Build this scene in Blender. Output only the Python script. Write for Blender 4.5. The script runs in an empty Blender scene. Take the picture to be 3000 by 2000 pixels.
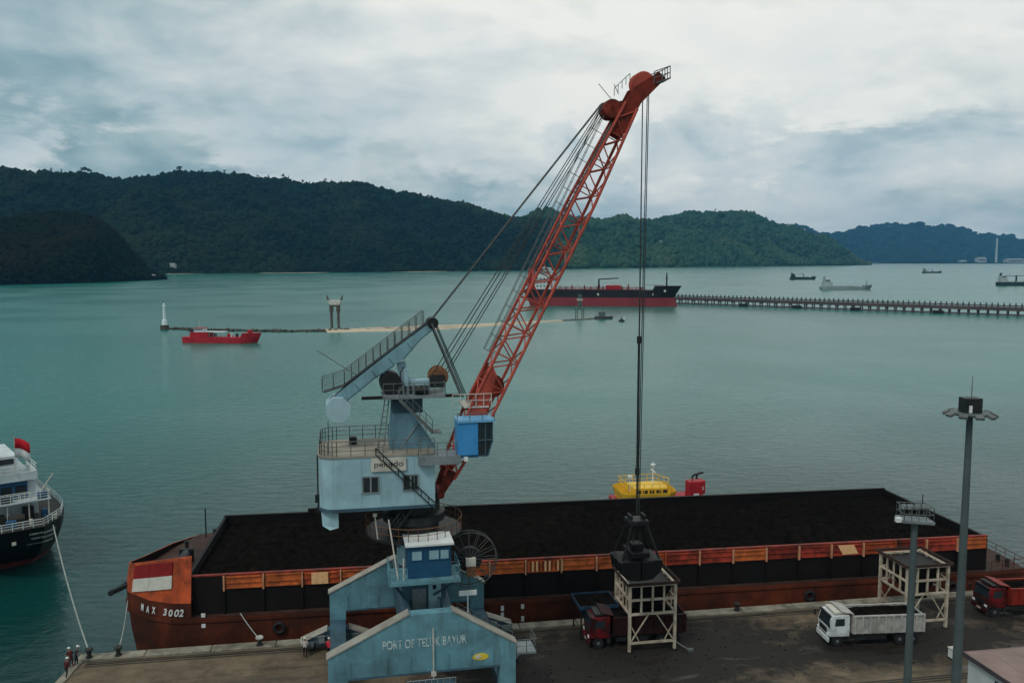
import bpy, math, random
import numpy as np
from mathutils import Vector, Matrix, noise as mnoise

R = math.radians
rng = random.Random(7)
nrg = np.random.default_rng(11)
scene = bpy.context.scene
COL = scene.collection

# ---------------------------------------------------------------- camera
CAM_H, PITCH, FPX = 38.0, R(5.5), 2500.0          # metres over the water, downward pitch, focal length for a 3000 px wide frame
cam_data = bpy.data.cameras.new('camera')
cam_data.sensor_width = 36.0
cam_data.lens = FPX / 3000.0 * 36.0
cam_data.clip_start = 0.5
cam_data.clip_end = 60000.0
cam = bpy.data.objects.new('camera', cam_data)
cam.location = (0, 0, CAM_H)
cam.rotation_euler = (R(90) - PITCH, 0, 0)
COL.objects.link(cam)
scene.camera = cam

# ---------------------------------------------------------------- light, sky, exposure
SUN_ELEV, SUN_AZ = R(50), R(215)                  # azimuth of the veiled sun, clockwise from +Y: behind the camera on the left
sun_data = bpy.data.lights.new('sun', 'SUN')
sun_data.energy = 1.1
sun_data.angle = R(14)
sun_data.color = (1.0, 0.95, 0.88)
sun = bpy.data.objects.new('sun', sun_data)
sd = Vector((math.sin(SUN_AZ) * math.cos(SUN_ELEV), math.cos(SUN_AZ) * math.cos(SUN_ELEV), math.sin(SUN_ELEV)))
sun.rotation_euler = (-sd).to_track_quat('-Z', 'Y').to_euler()
sun.location = (0, 0, 200)
COL.objects.link(sun)

scene.view_settings.view_transform = 'Standard'
scene.view_settings.look = 'None'
scene.view_settings.exposure = 0.05
scene.view_settings.gamma = 1.0
scene.view_settings.use_curve_mapping = False
scene.cycles.use_denoising = True
scene.cycles.max_bounces = 6
scene.cycles.diffuse_bounces = 2
scene.cycles.glossy_bounces = 3
scene.cycles.transmission_bounces = 3
scene.cycles.volume_bounces = 0
scene.cycles.sample_clamp_indirect = 4.0


class NT:
    """small helper to wire node trees"""
    def __init__(self, tree):
        self.t = tree
        tree.nodes.clear()

    def n(self, kind, **kw):
        nd = self.t.nodes.new(kind)
        for k, v in kw.items():
            setattr(nd, k, v)
        return nd

    def link(self, a, b):
        self.t.links.new(a, b)

    def val(self, sock, v):
        if isinstance(v, bpy.types.NodeSocket):
            self.link(v, sock)
        else:
            if isinstance(v, (tuple, list)) and len(v) == 3 and sock.type == 'RGBA':
                v = (*v, 1.0)
            sock.default_value = v

    def math(self, op, a, b=0.0, c=0.0, clamp=False):
        nd = self.n('ShaderNodeMath', operation=op, use_clamp=clamp)
        self.val(nd.inputs[0], a); self.val(nd.inputs[1], b); self.val(nd.inputs[2], c)
        return nd.outputs[0]

    def vmath(self, op, a, b=(0, 0, 0)):
        nd = self.n('ShaderNodeVectorMath', operation=op)
        self.val(nd.inputs[0], a); self.val(nd.inputs[1], b)
        return nd.outputs['Value'] if op in ('DOT_PRODUCT', 'LENGTH', 'DISTANCE') else nd.outputs['Vector']

    def noise(self, vec, scale, detail=4, rough=0.55, dist=0.0):
        nd = self.n('ShaderNodeTexNoise')
        self.val(nd.inputs['Vector'], vec)
        nd.inputs['Scale'].default_value = scale
        nd.inputs['Detail'].default_value = detail
        nd.inputs['Roughness'].default_value = rough
        nd.inputs['Distortion'].default_value = dist
        return nd.outputs['Fac']

    def ramp(self, fac, stops, interp='LINEAR'):
        nd = self.n('ShaderNodeValToRGB')
        cr = nd.color_ramp
        cr.interpolation = interp
        while len(cr.elements) < len(stops):
            cr.elements.new(0.5)
        for e, (p, c) in zip(cr.elements, stops):
            e.position = p
            e.color = (c, c, c, 1) if isinstance(c, (int, float)) else (*c, 1)
        self.val(nd.inputs['Fac'], fac)
        return nd.outputs['Color']

    def mix(self, fac, a, b, blend='MIX'):
        nd = self.n('ShaderNodeMix', data_type='RGBA', blend_type=blend)
        self.val(nd.inputs[0], fac); self.val(nd.inputs[6], a); self.val(nd.inputs[7], b)
        return nd.outputs[2]

    def range(self, v, a, b, c=0.0, d=1.0, smooth=False):
        nd = self.n('ShaderNodeMapRange', clamp=True)
        if smooth:
            nd.interpolation_type = 'SMOOTHSTEP'
        self.val(nd.inputs[0], v)
        for i, x in enumerate((a, b, c, d)):
            nd.inputs[i + 1].default_value = x
        return nd.outputs[0]


world = bpy.data.worlds.new('World')
scene.world = world
world.use_nodes = True
W = NT(world.node_tree)
tc = W.n('ShaderNodeTexCoord')
dirv = W.vmath('NORMALIZE', tc.outputs['Generated'])
sep = W.n('ShaderNodeSeparateXYZ'); W.link(dirv, sep.inputs[0])
dz = W.math('MAXIMUM', sep.outputs[2], 0.0)
inv = W.math('DIVIDE', 1.0, W.math('ADD', dz, 0.30))
plane = W.n('ShaderNodeCombineXYZ')                # cloud deck: directions projected on a flat layer overhead
W.link(W.math('MULTIPLY', sep.outputs[0], inv), plane.inputs[0])
W.link(W.math('MULTIPLY', sep.outputs[1], inv), plane.inputs[1])
sky = W.n('ShaderNodeTexSky', sky_type='NISHITA', sun_disc=False, sun_elevation=SUN_ELEV, sun_rotation=SUN_AZ)
sky.altitude = 20; sky.air_density = 1.2; sky.dust_density = 2.0
clear = W.mix(1.0, sky.outputs[0], (0.11, 0.115, 0.115), 'MULTIPLY')
pl = W.vmath('ADD', plane.outputs[0], (9.4, 5.2, 0.7))
broad = W.noise(pl, 0.95, 3, 0.5, 0.4)
fine = W.noise(pl, 2.9, 9, 0.56, 0.5)
wisp = W.noise(W.vmath('MULTIPLY', pl, (1.0, 1.7, 1.0)), 2.0, 6, 0.55, 0.3)
veil = W.vmath('DOT_PRODUCT', dirv, tuple(Vector((0.30, 0.78, 0.55)).normalized()))   # thinner cloud to the front right
veil = W.range(veil, 0.60, 1.0, 0.0, 1.0, True)
bri = W.math('ADD', W.math('MULTIPLY', broad, 0.75), W.math('MULTIPLY', fine, 0.95))
bri = W.math('ADD', bri, W.math('MULTIPLY', wisp, 0.45))
bri = W.math('ADD', bri, W.math('MULTIPLY', veil, 0.62))
rel_v = W.vmath('MULTIPLY', W.vmath('ADD', dirv, (5.2, 0.9, 0.12)), (3.2, 3.2, 8.5))          # billows: lit from above right, grey underneath
relief = W.math('SUBTRACT', W.noise(rel_v, 1.0, 7, 0.52, 0.35), W.noise(W.vmath('ADD', rel_v, (0.10, 0.0, 0.22)), 1.0, 7, 0.52, 0.35))
rel2_v = W.vmath('MULTIPLY', rel_v, (2.3, 2.3, 2.0))
relief2 = W.math('SUBTRACT', W.noise(rel2_v, 1.0, 6, 0.52, 0.3), W.noise(W.vmath('ADD', rel2_v, (0.10, 0.0, 0.24)), 1.0, 6, 0.52, 0.3))
bri = W.math('ADD', bri, W.math('ADD', W.math('MULTIPLY', relief, 1.15), W.math('MULTIPLY', relief2, 0.55)))
low = W.range(dz, 0.0, 0.22, -0.06, 0.12, True)
bri = W.math('ADD', bri, low)
cloud = W.ramp(W.range(bri, 0.86, 1.78), [(0.0, (0.205, 0.33, 0.365)), (0.2, (0.295, 0.425, 0.455)), (0.45, (0.47, 0.57, 0.58)), (0.7, (0.69, 0.74, 0.725)), (1.0, (0.885, 0.89, 0.84))])
# heaped cumulus standing low over the hills
cu_v = W.vmath('MULTIPLY', W.vmath('ADD', dirv, (2.9, 1.4, 0.115)), (6.2, 6.2, 15.0))
cu = W.noise(cu_v, 1.0, 8, 0.58, 0.25)
band = W.math('MULTIPLY', W.range(dz, 0.015, 0.075, 0, 1, True), W.range(dz, 0.12, 0.22, 1, 0, True))
cu_m = W.math('MULTIPLY', W.range(cu, 0.47, 0.57, 0, 1, True), band)
shade = W.range(W.noise(W.vmath('ADD', cu_v, (0.0, 0.0, -0.25)), 1.0, 6, 0.55, 0.25), 0.40, 0.68)
cu_c = W.ramp(shade, [(0.0, (0.78, 0.81, 0.79)), (0.6, (0.60, 0.68, 0.70)), (1.0, (0.36, 0.49, 0.54))])
cloud = W.mix(W.math('MULTIPLY', cu_m, 0.9), cloud, cu_c)
cover = W.range(W.noise(pl, 0.9, 5, 0.5, 0.2), 0.34, 0.50, 0.82, 1.0, True)
total = W.mix(cover, clear, cloud)
bg = W.n('ShaderNodeBackground')
W.link(total, bg.inputs[0]); bg.inputs[1].default_value = 1.0
wo = W.n('ShaderNodeOutputWorld'); W.link(bg.outputs[0], wo.inputs[0])

# ---------------------------------------------------------------- places
K = 3000.0 / 2352.0


def ray(u, v):
    """direction of a point measured on the 2352 px wide view of the photograph"""
    x = (u * K - 1500.0) / FPX
    y = -(v * K - 1000.0) / FPX
    return Vector((x, math.cos(PITCH) + y * math.sin(PITCH), -math.sin(PITCH) + y * math.cos(PITCH)))


def atz(u, v, z):
    d = ray(u, v)
    return Vector((0, 0, CAM_H)) + d * ((z - CAM_H) / d.z)


QA = R(9.6)                                        # bearing of the quay
QO = Vector((0, 78.53, 0))                         # a point of the quay edge
QZ = 3.22                                          # quay deck over the water


def q2w(s, t, z=0.0):
    return Vector((QO.x + s * math.cos(QA) - t * math.sin(QA), QO.y + s * math.sin(QA) + t * math.cos(QA), z))


# ---------------------------------------------------------------- materials
MATS = {}


def mat(name, col, rough=0.6, metal=0.0, var=0.25, scale=0.8, dirt=0.0, dirt_col=(0.02, 0.018, 0.016), streak=0.0, streak_col=(0.10, 0.05, 0.025), bump=0.0, bscale=8.0, dlo=0.45, dhi=0.65, spec=0.2):
    if name in MATS:
        return MATS[name]
    m = bpy.data.materials.new(name)
    m.use_nodes = True
    T = NT(m.node_tree)
    out = T.n('ShaderNodeOutputMaterial')
    b = T.n('ShaderNodeBsdfPrincipled')
    T.link(b.outputs[0], out.inputs[0])
    g = T.n('ShaderNodeNewGeometry')
    pos = g.outputs['Position']
    n1 = T.noise(pos, scale, 5, 0.6)
    lo = tuple(c * (1 - var) for c in col)
    hi = tuple(min(1, c * (1 + var * 0.8)) for c in col)
    c = T.mix(T.range(n1, 0.3, 0.7), lo, hi)
    if streak:
        sv = T.vmath('MULTIPLY', pos, (1.6, 1.6, 0.16))
        c = T.mix(T.math('MULTIPLY', T.range(T.noise(sv, 1.0, 6, 0.65), 0.5, 0.72), streak), c, streak_col)
    if dirt:
        c = T.mix(T.math('MULTIPLY', T.range(T.noise(T.vmath('ADD', pos, (7.3, 1.1, 4.2)), scale * 0.6, 7, 0.65, 0.4), dlo, dhi), dirt), c, dirt_col)
    T.link(c, b.inputs['Base Color'])
    b.inputs['Roughness'].default_value = rough
    b.inputs['Metallic'].default_value = metal
    b.inputs['Specular IOR Level'].default_value = spec
    if bump:
        bn = T.n('ShaderNodeBump')
        bn.inputs['Strength'].default_value = bump
        bn.inputs['Distance'].default_value = 0.05
        T.link(T.noise(pos, bscale, 5, 0.6), bn.inputs['Height'])
        T.link(bn.outputs[0], b.inputs['Normal'])
    MATS[name] = m
    return m


def glass(name, col=(0.02, 0.03, 0.035), rough=0.12):
    if name in MATS:
        return MATS[name]
    m = mat(name, col, rough, 0.0, 0.2, 1.5, spec=0.5)
    return m


# ---------------------------------------------------------------- mesh helpers
class MB:
    def __init__(self):
        self.v = []; self.f = []; self.mi = []

    def add(self, verts, faces, mi=0):
        o = len(self.v)
        self.v.extend([tuple(p) for p in verts])
        self.f.extend([tuple(i + o for i in f) for f in faces])
        self.mi.extend([mi] * len(faces))
        return self

    def box(self, c, s, rz=0.0, mi=0, rot=None):
        hx, hy, hz = s[0] / 2, s[1] / 2, s[2] / 2
        pts = [Vector((x, y, z)) for x in (-hx, hx) for y in (-hy, hy) for z in (-hz, hz)]
        M = rot if rot is not None else Matrix.Rotation(rz, 3, 'Z')
        c = Vector(c)
        pts = [M @ p + c for p in pts]
        return self.add(pts, [(0, 1, 3, 2), (4, 6, 7, 5), (0, 4, 5, 1), (2, 3, 7, 6), (0, 2, 6, 4), (1, 5, 7, 3)], mi)

    def bx(self, x0, x1, y0, y1, z0, z1, mi=0):
        return self.box(((x0 + x1) / 2, (y0 + y1) / 2, (z0 + z1) / 2), (x1 - x0, y1 - y0, z1 - z0), mi=mi)

    def beam(self, a, b, w, h=None, mi=0, up=(0, 0, 1)):
        a = Vector(a); b = Vector(b); h = h or w
        d = (b - a).normalized()
        upv = Vector(up)
        if abs(d.dot(upv)) > 0.97:
            upv = Vector((1, 0, 0))
        x = d.cross(upv).normalized(); y = x.cross(d).normalized()
        pts = []
        for p in (a, b):
            for sx, sy in ((-1, -1), (1, -1), (1, 1), (-1, 1)):
                pts.append(p + x * (sx * w / 2) + y * (sy * h / 2))
        return self.add(pts, [(0, 3, 2, 1), (4, 5, 6, 7), (0, 1, 5, 4), (1, 2, 6, 5), (2, 3, 7, 6), (3, 0, 4, 7)], mi)

    def tube(self, a, b, r, r2=None, n=8, mi=0, cap=True):
        a = Vector(a); b = Vector(b); r2 = r if r2 is None else r2
        d = (b - a).normalized()
        up = Vector((0, 0, 1)) if abs(d.z) < 0.97 else Vector((1, 0, 0))
        x = d.cross(up).normalized(); y = x.cross(d)
        pts = []
        for p, rr in ((a, r), (b, r2)):
            for i in range(n):
                t = 2 * math.pi * i / n
                pts.append(p + (x * math.cos(t) + y * math.sin(t)) * rr)
        fs = [(i, (i + 1) % n, n + (i + 1) % n, n + i) for i in range(n)]
        if cap:
            fs += [tuple(range(n - 1, -1, -1)), tuple(range(n, 2 * n))]
        return self.add(pts, fs, mi)

    def path(self, pts, r, n=5, mi=0):
        pts = [Vector(p) for p in pts]
        rings = []
        for i, p in enumerate(pts):
            d = (pts[min(i + 1, len(pts) - 1)] - pts[max(i - 1, 0)]).normalized()
            up = Vector((0, 0, 1)) if abs(d.z) < 0.97 else Vector((1, 0, 0))
            x = d.cross(up).normalized(); y = x.cross(d)
            rings.append([p + (x * math.cos(2 * math.pi * k / n) + y * math.sin(2 * math.pi * k / n)) * r for k in range(n)])
        vs = [q for rg in rings for q in rg]
        fs = [(i * n + k, i * n + (k + 1) % n, (i + 1) * n + (k + 1) % n, (i + 1) * n + k) for i in range(len(pts) - 1) for k in range(n)]
        fs += [tuple(range(n - 1, -1, -1)), tuple(range((len(pts) - 1) * n, len(pts) * n))]
        return self.add(vs, fs, mi)

    def prism(self, poly, vec, mi=0):
        n = len(poly); vec = Vector(vec)
        a = [Vector(p) for p in poly]; b = [p + vec for p in a]
        fs = [tuple(range(n)), tuple(range(2 * n - 1, n - 1, -1))]
        fs += [(i, n + i, n + (i + 1) % n, (i + 1) % n) for i in range(n)]
        return self.add(a + b, fs, mi)

    def lathe(self, prof, c=(0, 0, 0), n=14, axis='Z', mi=0):
        vs = []; c = Vector(c)
        for r, h in prof:
            for i in range(n):
                t = 2 * math.pi * i / n
                p = (r * math.cos(t), r * math.sin(t), h)
                if axis == 'Y':
                    p = (p[0], p[2], p[1])
                elif axis == 'X':
                    p = (p[2], p[0], p[1])
                vs.append(Vector(p) + c)
        m = len(prof)
        fs = [(j * n + i, j * n + (i + 1) % n, (j + 1) * n + (i + 1) % n, (j + 1) * n + i) for j in range(m - 1) for i in range(n)]
        if prof[0][0] > 1e-6:
            fs.append(tuple(range(n - 1, -1, -1)))
        if prof[-1][0] > 1e-6:
            fs.append(tuple(range((m - 1) * n, m * n)))
        return self.add(vs, fs, mi)

    def rail(self, pts, h=1.0, step=1.5, r=0.03, mids=(0.5,), n=4, posts=True):
        """railing along a polyline of foot points"""
        pts = [Vector(p) for p in pts]
        up = Vector((0, 0, h))
        for a, b in zip(pts[:-1], pts[1:]):
            self.tube(a + up, b + up, r, n=n)
            for m in mids:
                self.tube(a + up * m, b + up * m, r * 0.8, n=n)
            k = max(1, round((b - a).length / step))
            for i in range(k + 1):
                p = a.lerp(b, i / k)
                self.tube(p, p + up, r, n=n)
        return self

    def stairs(self, a, b, width_vec, n=10, th=0.05):
        a = Vector(a); b = Vector(b); w = Vector(width_vec)
        self.beam(a, b, 0.06, 0.22); self.beam(a + w, b + w, 0.06, 0.22)
        for i in range(n):
            p = a.lerp(b, (i + 0.5) / n)
            self.beam(p, p + w, 0.24, th)
        return self

    def build(self, name, m, parent=None, off=(0, 0, 0), smooth=False, bevel=0.0, fix=True):
        me = bpy.data.meshes.new(name)
        ox, oy, oz = off
        me.from_pydata([(x - ox, y - oy, z - oz) for x, y, z in self.v], [], self.f)
        mats = m if isinstance(m, (list, tuple)) else [m]
        for mm in mats:
            me.materials.append(mm)
        if any(self.mi):
            me.polygons.foreach_set('material_index', self.mi)
        if smooth:
            me.polygons.foreach_set('use_smooth', [True] * len(me.polygons))
        me.update()
        if fix:
            import bmesh
            bm = bmesh.new(); bm.from_mesh(me)
            bmesh.ops.recalc_face_normals(bm, faces=bm.faces)
            bm.to_mesh(me); bm.free()
        o = bpy.data.objects.new(name, me)
        COL.objects.link(o)
        if parent is not None:
            o.parent = parent
        if bevel:
            md = o.modifiers.new('bevel', 'BEVEL'); md.width = bevel; md.segments = 1; md.limit_method = 'ANGLE'
        return o


def tag(o, label=None, cat=None, group=None, kind=None):
    if label: o['label'] = label
    if cat: o['category'] = cat
    if group: o['group'] = group
    if kind: o['kind'] = kind
    return o


def thing(name, loc, rz, label, cat, group=None):
    o = bpy.data.objects.new(name, None)
    o.empty_display_size = 0.5
    o.location = loc; o.rotation_euler = (0, 0, rz)
    COL.objects.link(o)
    return tag(o, label, cat, group)


def share(o, name, parent, loc=(0, 0, 0), rz=0.0, scale=None):
    """another object on the same mesh"""
    c = bpy.data.objects.new(name, o.data)
    COL.objects.link(c)
    c.parent = parent; c.location = loc; c.rotation_euler = (0, 0, rz)
    if scale: c.scale = scale
    return c


def text(name, body, width, height, loc, rot, m, parent, ext=0.02, bold=0.0, shear=0.0):
    cu = bpy.data.curves.new('lettering', 'FONT')
    cu.body = body; cu.size = 1.0; cu.extrude = ext; cu.offset = bold; cu.shear = shear
    tmp = bpy.data.objects.new('lettering', cu)
    COL.objects.link(tmp)
    dg = bpy.context.evaluated_depsgraph_get()
    me = bpy.data.meshes.new_from_object(tmp.evaluated_get(dg))
    bpy.data.objects.remove(tmp)
    bpy.data.curves.remove(cu)
    xs = [v.co.x for v in me.vertices]; ys = [v.co.y for v in me.vertices]
    kx = width / (max(xs) - min(xs)); ky = height / (max(ys) - min(ys))
    x0, y0 = min(xs), min(ys)
    for v in me.vertices:
        v.co.x = (v.co.x - x0) * kx; v.co.y = (v.co.y - y0) * ky
    me.materials.clear(); me.materials.append(m)
    me.name = name
    o = bpy.data.objects.new(name, me)
    COL.objects.link(o)
    o.location = loc; o.rotation_euler = rot; o.parent = parent
    return o
# ================================================================ water
m_water = bpy.data.materials.new('sea water'); m_water.use_nodes = True
T = NT(m_water.node_tree)
out = T.n('ShaderNodeOutputMaterial'); b = T.n('ShaderNodeBsdfPrincipled'); T.link(b.outputs[0], out.inputs[0])
pos = T.n('ShaderNodeNewGeometry').outputs['Position']
silt = T.noise(T.vmath('MULTIPLY', pos, (1.0, 0.45, 1.0)), 0.006, 4, 0.5, 0.6)
turbid = T.mix(T.range(silt, 0.35, 0.65), (0.004, 0.128, 0.108), (0.007, 0.162, 0.136))
# base colour darkened towards the quay to paint in ship reflection and quay shadow
off_quay = T.math('ADD', T.vmath('DOT_PRODUCT', T.vmath('SUBTRACT', pos, (0, 78.5, 0)), (-math.sin(QA), math.cos(QA), 0)), T.math('MULTIPLY', T.math('SUBTRACT', silt, 0.5), 60.0))
T.link(T.mix(T.range(off_quay, 8.0, 170.0, 0, 1, True), (0.004, 0.042, 0.039), turbid), b.inputs['Base Color'])
b.inputs['IOR'].default_value = 1.33
b.inputs['Specular IOR Level'].default_value = 0.40
w1 = T.noise(T.vmath('MULTIPLY', pos, (0.55, 1.25, 1.0)), 0.55, 4, 0.6, 0.5)
w2 = T.noise(T.vmath('MULTIPLY', pos, (0.75, 1.2, 1.0)), 0.14, 2, 0.5, 0.3)
calm = T.range(T.noise(T.vmath('ADD', pos, (0, 150, 0)), 0.010, 3, 0.5, 0.5), 0.36, 0.62, 0.62, 1.0, True)   # wind lanes
T.link(T.range(calm, 0.62, 1.0, 0.19, 0.25), b.inputs['Roughness'])
h = T.math('ADD', T.math('MULTIPLY', T.math('MULTIPLY', w1, calm), 0.95), T.math('MULTIPLY', w2, 0.25))
bn = T.n('ShaderNodeBump'); bn.inputs['Strength'].default_value = 0.6; bn.inputs['Distance'].default_value = 0.5
T.link(h, bn.inputs['Height']); T.link(bn.outputs[0], b.inputs['Normal'])
mb = MB()
E_ = 13500
xs = [-E_, -3000, -600, -120, 120, 600, 3000, E_]
for i in range(7):
    for j in range(7):
        mb.add([(xs[i], xs[j], 0), (xs[i + 1], xs[j], 0), (xs[i + 1], xs[j + 1], 0), (xs[i], xs[j + 1], 0)], [(0, 1, 2, 3)])
tag(mb.build('water', m_water, fix=False), 'calm teal harbour water reaching to the hills', None, kind='structure')

# ================================================================ hills
def interp(tab, u):
    return float(np.interp(u, [a for a, _ in tab], [b_ for _, b_ in tab]))


def foliage(name, dark, light, scale, warm=None):
    m = bpy.data.materials.new(name); m.use_nodes = True
    T = NT(m.node_tree)
    out = T.n('ShaderNodeOutputMaterial'); b = T.n('ShaderNodeBsdfPrincipled'); T.link(b.outputs[0], out.inputs[0])
    pos = T.n('ShaderNodeNewGeometry').outputs['Position']
    n1 = T.noise(pos, scale, 5, 0.65)
    n2 = T.noise(pos, scale * 0.14, 3, 0.5)
    c = T.mix(T.range(n1, 0.34, 0.68), dark, light)
    if warm:
        c = T.mix(T.range(n2, 0.48, 0.66, 0, 0.8), c, warm)
    T.link(c, b.inputs['Base Color'])
    b.inputs['Roughness'].default_value = 0.8
    b.inputs['Specular IOR Level'].default_value = 0.0
    return m


m_for_near = foliage('headland forest', (0.003, 0.006, 0.003), (0.013, 0.018, 0.009), 0.05, (0.017, 0.015, 0.007))
m_for_main = foliage('ridge forest', (0.003, 0.009, 0.005), (0.014, 0.027, 0.014), 0.02, (0.025, 0.036, 0.014))
m_for_right = foliage('lightened right hill forest', (0.014, 0.042, 0.025), (0.048, 0.100, 0.052), 0.016, (0.075, 0.105, 0.045))  # cleared land, plus sunlight put into the colour beside the cloud-shadowed ridge
m_for_far = foliage('far hill forest', (0.008, 0.018, 0.016), (0.014, 0.028, 0.022), 0.003)


class Hill:
    """a wooded hill: a height field whose ridge and shore lines follow the photograph, at their own distance"""
    def __init__(self, ridge, shore, width, rough, sub=8.0, power=0.8, u0=-160, u1=2000, slim=None):
        self.ridge, self.shore, self.width, self.rough, self.sub, self.power, self.u0, self.u1 = ridge, shore, width, rough, sub, power, u0, u1

    def col(self, u):
        s = atz(u, interp(self.shore, u), 0.0)
        R0 = math.hypot(s.x, s.y)
        dx, dy = s.x / R0, s.y / R0
        d = ray(u, interp(self.ridge, u))
        el = d.z / math.hypot(d.x, d.y)
        Wd = interp(self.width, u)
        Hr = max(2.0, CAM_H + (R0 + Wd) * el - self.sub)
        return R0, dx, dy, Wd, Hr

    def point(self, u, p):
        R0, dx, dy, Wd, Hr = self.col(u)
        r = R0 + p * Wd
        x, y = dx * r, dy * r
        if p <= 0:
            return Vector((x, y, p * 20.0))
        if p <= 1:
            hgt = Hr * (p ** self.power)
        else:
            hgt = Hr * max(0.0, 1 - (p - 1) ** 1.5 * 1.6)
        env = min(1.0, p * 3.5) * min(1.0, abs(1.04 - p) * 3.0 + 0.12)
        n = mnoise.fractal(Vector((x * 0.0042, y * 0.0026, 3.3)), 0.9, 2.1, 5) * self.rough
        n2 = mnoise.noise(Vector((x * 0.0016 + 9, y * 0.0012, 1.0))) * self.rough * 0.8
        hgt += (n - abs(n2)) * env * min(1.0, Hr / 120.0)
        return Vector((x, y, max(0.3, hgt) if p > 0.01 else hgt))

    def find(self, u, v):
        """the point of the slope that lies on the line of sight through u, v"""
        d = ray(u, v); el = d.z / math.hypot(d.x, d.y)
        for i in range(1, 120):
            P = self.point(u, i / 120)
            if (P.z - CAM_H) / math.hypot(P.x, P.y) >= el:
                return P
        return self.point(u, 1.0)

    def mesh(self, name, m, nu, npp, label, pmax=1.5):
        mb = MB(); vs = []
        for i in range(nu + 1):
            u = self.u0 + (self.u1 - self.u0) * i / nu
            for j in range(npp + 1):
                vs.append(self.point(u, -0.05 + (pmax + 0.05) * j / npp))
        k = npp + 1
        fs = [(i * k + j, (i + 1) * k + j, (i + 1) * k + j + 1, i * k + j + 1) for i in range(nu) for j in range(npp)]
        mb.add(vs, fs)
        return tag(mb.build(name, m, smooth=True, fix=False), label, None, kind='structure')

    def forest(self, name, m, count, rmin, rmax, label, cat='forest', ico=0, pmax=1.05, grow=0.0, hz=0.9):
        base_v, base_f = ICO[ico]
        nv = len(base_v)
        us, ps = [], []
        # weight columns by their depth so the crowns spread evenly over the ground
        grid = np.linspace(self.u0, self.u1, 160)
        cols = [self.col(u) for u in grid]
        wts = np.array([(c[0] + c[3] * 0.5) * c[3] for c in cols]); wts /= wts.sum()
        cu = nrg.choice(grid, count, p=wts) + nrg.uniform(-0.5, 0.5, count) * (grid[1] - grid[0])
        cp = nrg.uniform(0.0, pmax, count)
        P = np.zeros((count, 3)); S = np.zeros((count, 3)); keep = np.ones(count, bool)
        for i in range(count):
            u = min(max(cu[i], self.u0), self.u1)
            q = self.point(u, cp[i])
            if q.z < 0.6:
                keep[i] = False
            sc = rmin + (rmax - rmin) * rng.random() ** 2.6
            sc *= 1.0 + grow * math.hypot(q.x, q.y)
            P[i] = (q.x, q.y, q.z + sc * 0.45)
            S[i] = (sc * rng.uniform(0.8, 1.2), sc * rng.uniform(0.8, 1.2), sc * hz * rng.uniform(0.75, 1.35))
        P, S = P[keep], S[keep]
        n = len(P)
        jit = nrg.uniform(0.72, 1.25, (n, nv, 1))
        V = base_v[None] * jit * S[:, None, :] + P[:, None, :]
        F = base_f[None] + (np.arange(n) * nv)[:, None, None]
        me = bpy.data.meshes.new(name)
        me.vertices.add(n * nv); me.vertices.foreach_set('co', V.reshape(-1).astype(np.float32))
        nf = len(base_f) * n
        me.loops.add(nf * 3); me.loops.foreach_set('vertex_index', F.reshape(-1).astype(np.int32))
        me.polygons.add(nf); me.polygons.foreach_set('loop_start', (np.arange(nf) * 3).astype(np.int32))
        me.materials.append(m)
        me.update(calc_edges=True); me.validate()
        o = bpy.data.objects.new(name, me); COL.objects.link(o)
        return tag(o, label, cat, kind='stuff')


def icos(sub):
    import bmesh
    bm = bmesh.new(); bmesh.ops.create_icosphere(bm, subdivisions=sub, radius=1.0)
    bm.verts.ensure_lookup_table()
    v = np.array([x.co[:] for x in bm.verts]); f = np.array([[q.index for q in p.verts] for p in bm.faces])
    bm.free()
    return v, f


ICO = [icos(1), icos(2)]

hill_main = Hill(ridge=[(-160, 388), (0, 393), (60, 399), (130, 405), (200, 401), (300, 403), (370, 397), (420, 391), (520, 400), (640, 412), (760, 425), (850, 430), (950, 446), (1050, 466), (1130, 490), (1200, 500), (1260, 500)],
                 shore=[(-160, 640), (380, 629), (640, 627), (900, 625), (1260, 621)], width=[(-160, 900), (600, 1000), (1000, 900), (1260, 700)], rough=75, u0=-160, u1=1258)
hill_right = Hill(ridge=[(1130, 508), (1190, 499), (1280, 489), (1350, 500), (1500, 505), (1540, 495), (1640, 485), (1720, 487), (1748, 495), (1775, 512), (1830, 524), (1900, 545), (1950, 578), (1975, 597), (1997, 608)],
                  shore=[(1130, 620), (1300, 618), (1500, 615), (1750, 612), (1997, 609)], width=[(1130, 1300), (1600, 1500), (1800, 1100), (1997, 300)], rough=80, u0=1130, u1=1997)
hill_near = Hill(ridge=[(-160, 520), (0, 505), (60, 494), (140, 487), (210, 490), (240, 505), (270, 528), (310, 578), (340, 612), (360, 628), (380, 640)],
                 shore=[(-160, 662), (0, 655), (200, 650), (380, 642)], width=[(-160, 330), (150, 330), (300, 200), (380, 40)], rough=34, sub=5, u0=-160, u1=380, power=0.62)
hill_far = Hill(ridge=[(1700, 545), (1800, 519), (1850, 526), (1890, 541), (1950, 531), (2000, 520), (2040, 514), (2080, 516), (2120, 520), (2190, 519), (2210, 526), (2235, 537), (2300, 547), (2352, 556), (2500, 566)],
                shore=[(1700, 603), (2352, 602), (2500, 602)], width=[(1700, 1800), (2500, 1500)], rough=150, sub=14, u0=1700, u1=2500)

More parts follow.
